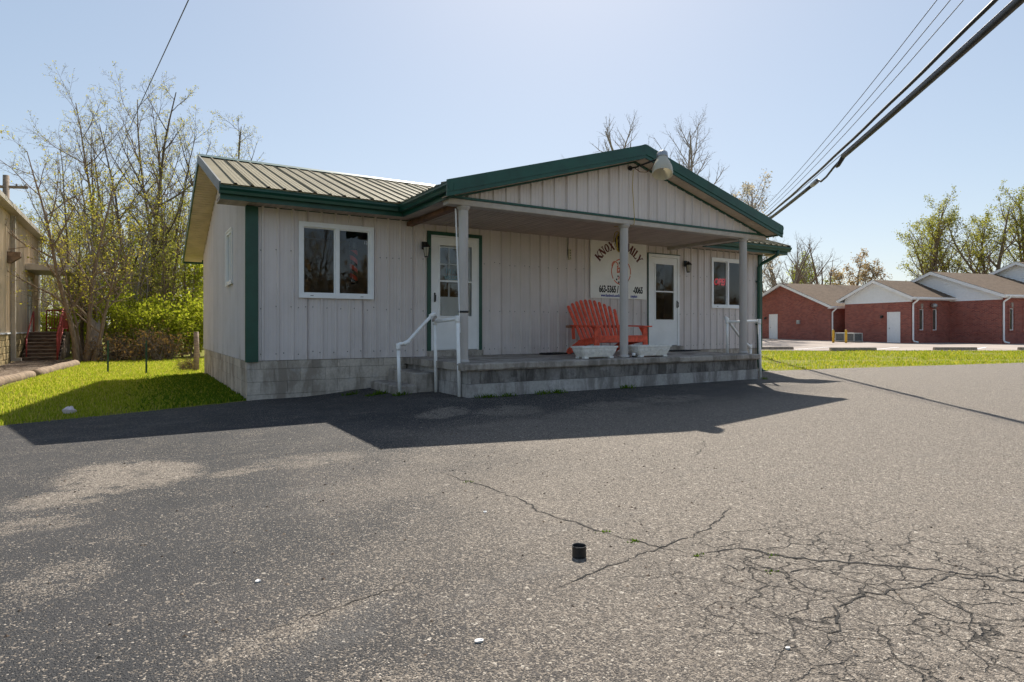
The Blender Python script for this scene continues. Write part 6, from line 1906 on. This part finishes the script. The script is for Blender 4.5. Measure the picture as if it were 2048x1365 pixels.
# ------------------------------------------------------------------ brick buildings
e2 = Vector((0.2, 0.98, 0)).normalized(); e1 = Vector((e2.y, -e2.x, 0))
ROTZ = math.atan2(e1.y, e1.x)          # local x = e1 (ridge), local y = e2 (along the gable wall, away)
def brick_wing(name, label, org, gw, length, zb, ze, za, siding_gable, gable_sill, wins=(), door_y=None, apex_f=0.5, rakes=True, ds=True):
    """org: near-right corner of the gable wall; gable wall runs along +local y, ridge along +local x"""
    t = thing(name, label, 'building', (org[0], org[1], zb), ROTZ)
    H = ze - zb; A = za - zb; ya = gw * apex_f
    ovr = 0.35
    dop = [(door_y, door_y + 0.95, 0.0, 2.08)] if door_y is not None else []
    gt = gable_sill - zb if siding_gable else H
    w1_ = wall_core('brick_gable_wall', t, 'y', 0.0, gw, -0.4, gt, 0.0, 0.2, dop, 'brick')
    w2_ = wall_core('brick_long_wall', t, 'x', 0.2, length, -0.4, H, 0.0, 0.2, [(a, a + 0.46, 0.85, 2.25) for a in wins], 'brick')
    mb = MB(); mb.box(0.2, length, gw - 0.2, gw, -0.4, H); mb.box(length - .2, length, .2, gw - .2, -.4, H); mb.build('brick_rear_wall', 'brick', t)
    sl1, sl2 = (A - H) / (ya + ovr), (A - H) / (gw - ya + ovr)
    def zr(y): return A - (ya - y) * sl1 if y < ya else A - (y - ya) * sl2
    # gable field
    if siding_gable:
        g = MB().extrude([(0.02, gt), (gw - .02, gt), (gw - .02, max(gt + .01, zr(gw) - .05)), (ya, A - .08), (0.02, max(gt + .01, zr(0) - .05))], lambda p: (0.04, p[0], p[1]), lambda p: (0.16, p[0], p[1])).build('gable_backing', 'white_siding', t)
        z = gt; n_ = 0
        while z < A - 0.2:
            z2 = z + 0.15
            def yl(zz): return ya - (A - .06 - zz) / sl1
            def yr(zz): return ya + (A - .06 - zz) / sl2
            a0, b0 = max(-0.01, yl(z)), min(gw + 0.01, yr(z)); a1, b1 = max(-0.01, yl(z2)), min(gw + 0.01, yr(z2))
            if b1 - a1 > 0.1:
                mb = MB(); mb.add([(-0.034, a0, z), (-0.034, b0, z), (0.002, b1, z2), (0.002, a1, z2), (0.03, a0, z), (0.03, b0, z), (0.03, b1, z2), (0.03, a1, z2)], [(0, 3, 2, 1), (0, 1, 5, 4), (3, 7, 6, 2), (0, 4, 7, 3), (1, 2, 6, 5)])
                mb.build('lap_board', 'white_siding', g)
            z = z2 - 0.004
    else:
        MB().extrude([(0.0, H), (gw, H), (ya, A - .06)], lambda p: (0.0, p[0], p[1]), lambda p: (0.2, p[0], p[1])).build('brick_gable', 'brick', t)
    # roof slopes, local frames so shingles follow the slope
    for (y0, y1) in ((-ovr, ya), (gw + ovr, ya)):
        za0, za1 = zr(y0), zr(y1)
        L = math.hypot(y1 - y0, za1 - za0)
        mb = MB(); mb.box(0, length + ovr * 2, 0, L, 0, 0.05)
        o = mb.build('roof_slope', 'shingles', t)
        an = math.atan2(za1 - za0, abs(y1 - y0))
        if y1 > y0:
            o.location = (-ovr, y0, za0); o.rotation_euler = (an, 0, 0)
        else:
            o.location = (length + ovr, y0, za0); o.rotation_euler = (an, 0, math.pi)
    for (y0, y1) in ((-ovr - .02, ya), (ya, gw + ovr + .02)):
        for xx in (-ovr - 0.02, length + ovr):
            mb = MB(); mb.extrude([(y0, zr(y0) + .045), (y1, zr(y1) + .045), (y1, zr(y1) - .16), (y0, zr(y0) - .16)], lambda p: (xx, p[0], p[1]), lambda p: (xx + .025, p[0], p[1])); mb.build('rake_board', 'brick_fascia', t)
            mb = MB(); mb.extrude([(y0, zr(y0) + .065), (y1, zr(y1) + .065), (y1, zr(y1) + .047), (y0, zr(y0) + .047)], lambda p: (xx - .01, p[0], p[1]), lambda p: (xx + .04, p[0], p[1])); mb.build('drip_edge', 'black_metal', t)
        mb = MB(); mb.extrude([(y0, zr(y0) - .03), (y1, zr(y1) - .03), (y1, zr(y1) - .05), (y0, zr(y0) - .05)], lambda p: (-ovr, p[0], p[1]), lambda p: (0.0, p[0], p[1])); mb.build('rake_soffit', 'brick_fascia', t)
    for yy in (-ovr, gw + ovr):
        mb = MB(); s_ = -1 if yy < 0 else 1
        mb.box(-ovr + .01, length + ovr, min(yy, yy + s_ * .12), max(yy, yy + s_ * .12), zr(yy) - .09, zr(yy) + .03); mb.build('gutter', 'brick_fascia', t)
        mb = MB(); mb.box(-ovr + .03, length + ovr, min(yy, yy - s_ * .34), max(yy, yy - s_ * .34), zr(yy) - .155, zr(yy) - .125); mb.build('eave_soffit', 'brick_fascia', t)
        mb = MB(); mb.box(-ovr + .006, length + ovr, min(yy - s_ * .02, yy), max(yy - s_ * .02, yy), zr(yy) - .16, zr(yy) - .01); mb.build('eave_fascia', 'brick_fascia', t)
    if ds:
        mb = MB(); z_e = zr(-ovr) - .09
        mb.tube([(0.1, -ovr - .06, z_e), (0.1, -ovr - .05, z_e - .08), (0.1, -0.09, z_e - .3), (0.1, -0.075, z_e - .4), (0.1, -0.075, 0.25), (0.12, -0.12, 0.12), (0.2, -0.35, 0.06)], 0.055, 8); mb.build('downspout', 'white_siding', t, True)
    if door_y is not None:
        mb = MB(); mb.box(0.04, 0.09, door_y + .05, door_y + .90, 0.01, 2.03); dd = mb.build('door', 'white_siding', t)
        mb = MB(); mb.box(-0.02, 0.1, door_y, door_y + .05, 0, 2.08); mb.box(-0.02, 0.1, door_y + .90, door_y + .95, 0, 2.08); mb.box(-0.02, 0.1, door_y + .05, door_y + .90, 2.03, 2.08); mb.build('door_frame', 'white_siding', dd)
        mb = MB(); mb.lathe([(0.03, 0), (.035, .03), (.01, .05)], (0, 0, 0), 10); o = mb.build('door_knob', 'galv', dd); o.location = (0.04, door_y + .82, 0.98); o.rotation_euler = (0, R(-90), 0)
        mb = MB(); mb.cbox(-0.25, 0.0, door_y - .1, door_y + 1.05, -0.1, 0.0, .01); mb.build('door_sill', 'stop_concrete', dd)
        mb = MB(); mb.cbox(-0.12, 0.0, door_y + 1.25, door_y + 1.40, 1.72, 1.86, .01); mb.lathe([(.07, 0), (.05, .08)], (-0.12, door_y + 1.33, 1.66), 10); mb.build('wall_light', 'black_metal', t)
    for a in wins:
        mb = MB(); f_ = 0.05
        mb.box(a, a + f_, 0.06, 0.13, .85, 2.25); mb.box(a + .46 - f_, a + .46, 0.06, 0.13, .85, 2.25); mb.box(a + f_, a + .46 - f_, 0.06, 0.13, .85, .9); mb.box(a + f_, a + .46 - f_, 0.06, 0.13, 2.2, 2.25)
        ww = mb.build('window', 'white_vinyl', t)
        mb = MB(); mb.add([(a + f_, 0.10, .9), (a + .46 - f_, 0.10, .9), (a + .46 - f_, .10, 2.2), (a + f_, .10, 2.2)], [(0, 1, 2, 3)]); mb.build('pane', 'window_glass', ww)
        mb = MB(); mb.box(a + f_, a + .46 - f_, 0.15, 0.17, .9, 2.2); mb.build('blind', 'room_wall', ww)
        mb = MB(); mb.cbox(a - .12, a + .58, -0.05, .05, .76, .845, .01); mb.build('brick_sill', 'brick', ww)
        mb = MB(); mb.cbox(a - .13, a - .002, -.03, .01, .85, 2.42, .01); mb.cbox(a + .462, a + .59, -.03, .01, .85, 2.42, .01); mb.cbox(a - .002, a + .462, -.03, .01, 2.255, 2.42, .01); mb.build('brick_surround', 'brick', ww)
        mb = MB(); mb.extrude([(a + .17, 2.27), (a + .29, 2.27), (a + .32, 2.6), (a + .14, 2.6)], lambda p: (p[0], -.055, p[1]), lambda p: (p[0], 0.0, p[1])); mb.build('keystone', 'slab', ww)
    mb = MB(); mb.box(-.02, 0.001, 0.05, gw - .05, .55, .6) if door_y is None else mb.box(-.02, 0.001, door_y + 1.0, gw - .05, .55, .6); mb.box(0.05, length - .2, -.02, .001, .55, .6); mb.build('brick_course', 'brick', t)
    return t
A0 = Vector((41.94, 10.5, 0))
Ic = A0 + e1 * 3.67
B0 = Ic - e2 * 3.2
ZB = 0.13
w2 = brick_wing('brick_wing', 'narrow brick wing with white gable, pale door and two slim windows', A0, 5.1, 5.5, ZB, 3.12, 4.42, True, 2.86, wins=(0.75, 2.0), door_y=0.75)
mb = MB(); mb.lathe([(0.02, 0), (.16, .06), (.2, .16), (.16, .26), (.05, .32)], (1.85, -.22, 2.32), 14); mb.box(1.80, 1.90, -.2, 0, 2.44, 2.5); mb.build('dome_light', 'galv', w2, True)
w3 = brick_wing('brick_wing', 'middle brick wing with wide white gable and blank brick wall', B0, 8.6, 9.0, ZB, 3.18, 4.98, True, 2.92, wins=(0.75, 2.1))
C0 = B0 + e1 * 6.4 - e2 * 3.0
w4 = brick_wing('brick_wing', 'rightmost brick wing with its white gable cut by the picture edge', C0, 11.6, 12.0, ZB + .05, 3.3, 5.75, True, 3.0, wins=(1.0,))
b1 = Vector((42.6, 15.6, 0)) + e2 * 0.9
w1 = brick_wing('brick_building', 'separate brick building with plain brick gable and pale door', b1, 9.4, 14.0, 0.2, 2.72, 4.75, False, 0, door_y=5.3)
mb = MB(); mb.tube([(-.06, 7.15, .0), (-.06, 7.15, 2.75)], .02, 6); mb.build('conduit', 'trim_grey', w1)
mb = MB(); mb.cbox(-.12, 0, 2.9, 3.2, 1.25, 1.55, .01); mb.build('meter_box', 'ac_metal', w1)
# chimney-vented low roof beyond
t = thing('far_house', 'low far roof with vents peeping above the narrow white gable', 'house', (62.0, 17.5, .25), ROTZ)
mb = MB(); mb.box(0, 12, 0, 8, -.2, 2.9); mb.build('wall', 'brick', t)
mb = MB(); mb.extrude([(-.4, 2.85), (4, 4.9), (8.4, 2.85), (8.4, 2.75), (4, 4.8), (-.4, 2.75)], lambda p: (-.4, p[0], p[1]), lambda p: (12.4, p[0], p[1])); rf = mb.build('roof', 'shingles', t)
mb = MB(); mb.lathe([(.12, 0), (.12, .35), (.25, .4), (.25, .6), (.05, .75)], (2.6, 3.2, 4.45), 12); mb.build('roof_vent', 'galv', rf)
mb = MB(); mb.cbox(5.4, 6.2, 2.6, 3.2, 4.2, 5.0, .03); mb.build('chimney', 'brick', rf)
# air conditioner, bollards, wheel stops
def at_depth(u, d):
    r_ = (u - 1024) / 1231.3 * d
    return CAMX + SY * d + CY * r_, CAMY + CY * d - SY * r_
def ac(x, y, label):
    t = thing('air_conditioner', label, 'air conditioner', (x, y, hz(x, y) + .01), ROTZ, 'condensers between the brick walls')
    mb = MB(); mb.cbox(-.42, .42, -.42, .42, 0, .08, .01); mb.build('pad', 'stop_concrete', t)
    mb = MB(); mb.box(-.35, .35, -.35, .35, .09, .56); mb.build('coil', 'ac_grille', t)
    mb = MB()
    for sx in (-1, 1):
        for sy in (-1, 1): mb.cbox(sx * .365 - .03, sx * .365 + .03, sy * .365 - .03, sy * .365 + .03, .08, .57, .006)
    mb.cbox(-.40, .40, -.40, .40, .57, .64, .012); mb.cbox(-.40, .40, -.40, .40, .075, .12, .006); mb.build('casing', 'ac_metal', t)
    for q in range(1, 6):
        mb = MB(); mb.box(-.352 - .012, .352 + .012, -.362, -.352, .12 + q * .075, .135 + q * .075); mb.box(-.364, -.352, -.352, .352, .12 + q * .075, .135 + q * .075); mb.build('louvre', 'ac_metal', t)
ac(*at_depth(1688, 43.0), 'low grey condenser nearest the separate brick building')
ac(*at_depth(1707, 42.2), 'low grey condenser against the narrow brick wing')
for u_, d_, lab in ((1666.5, 41.2, 'yellow bollard left of the condensers by the white downspout'), (1692, 40.8, 'yellow bollard in front of the condensers')):
    x, y = at_depth(u_, d_)
    mb = MB(); mb.lathe([(.075, 0), (.075, .82), (.06, .87), (.02, .89)], (0, 0, 0), 14)
    o = mb.build('bollard', 'yellow_paint', None, True); o.location = (x, y, hz(x, y)); tag(o, lab, 'bollard', 'bollards by the condensers')
def wheel_stop(p0, p1, label):
    a, b = Vector((*p0, 0)), Vector((*p1, 0)); L = (b - a).length
    t = link('wheel_stop', None); m_ = (a + b) / 2
    mb = MB()
    prof = [(-.09, 0), (.09, 0), (.085, .06), (.055, .125), (-.055, .125), (-.085, .06)]
    mb.extrude(prof, lambda p: (-L / 2, p[0], p[1]), lambda p: (L / 2, p[0], p[1]))
    me_ = mb.mesh('wheel_stop'); bpy.data.objects.remove(t)
    me_.materials.append(M['stop_concrete'])
    o = link('wheel_stop', me_, None, (m_.x, m_.y, hz(m_.x, m_.y) + .012), (0, 0, math.atan2(b.y - a.y, b.x - a.x)))
    tag(o, label, 'wheel stop', 'concrete wheel stops at the car park edge')
wheel_stop((21.9, 8.3), (24.15, 7.0), 'concrete wheel stop beside the storefront downspout')
wheel_stop((24.6, 5.5), (26.3, 4.45), 'concrete wheel stop in front of the condensers')
wheel_stop((28.95, 3.32), (30.55, 2.34), 'concrete wheel stop in front of the slim windows')
wheel_stop((32.2, 1.35), (33.8, 0.36), 'concrete wheel stop cut by the right picture edge')
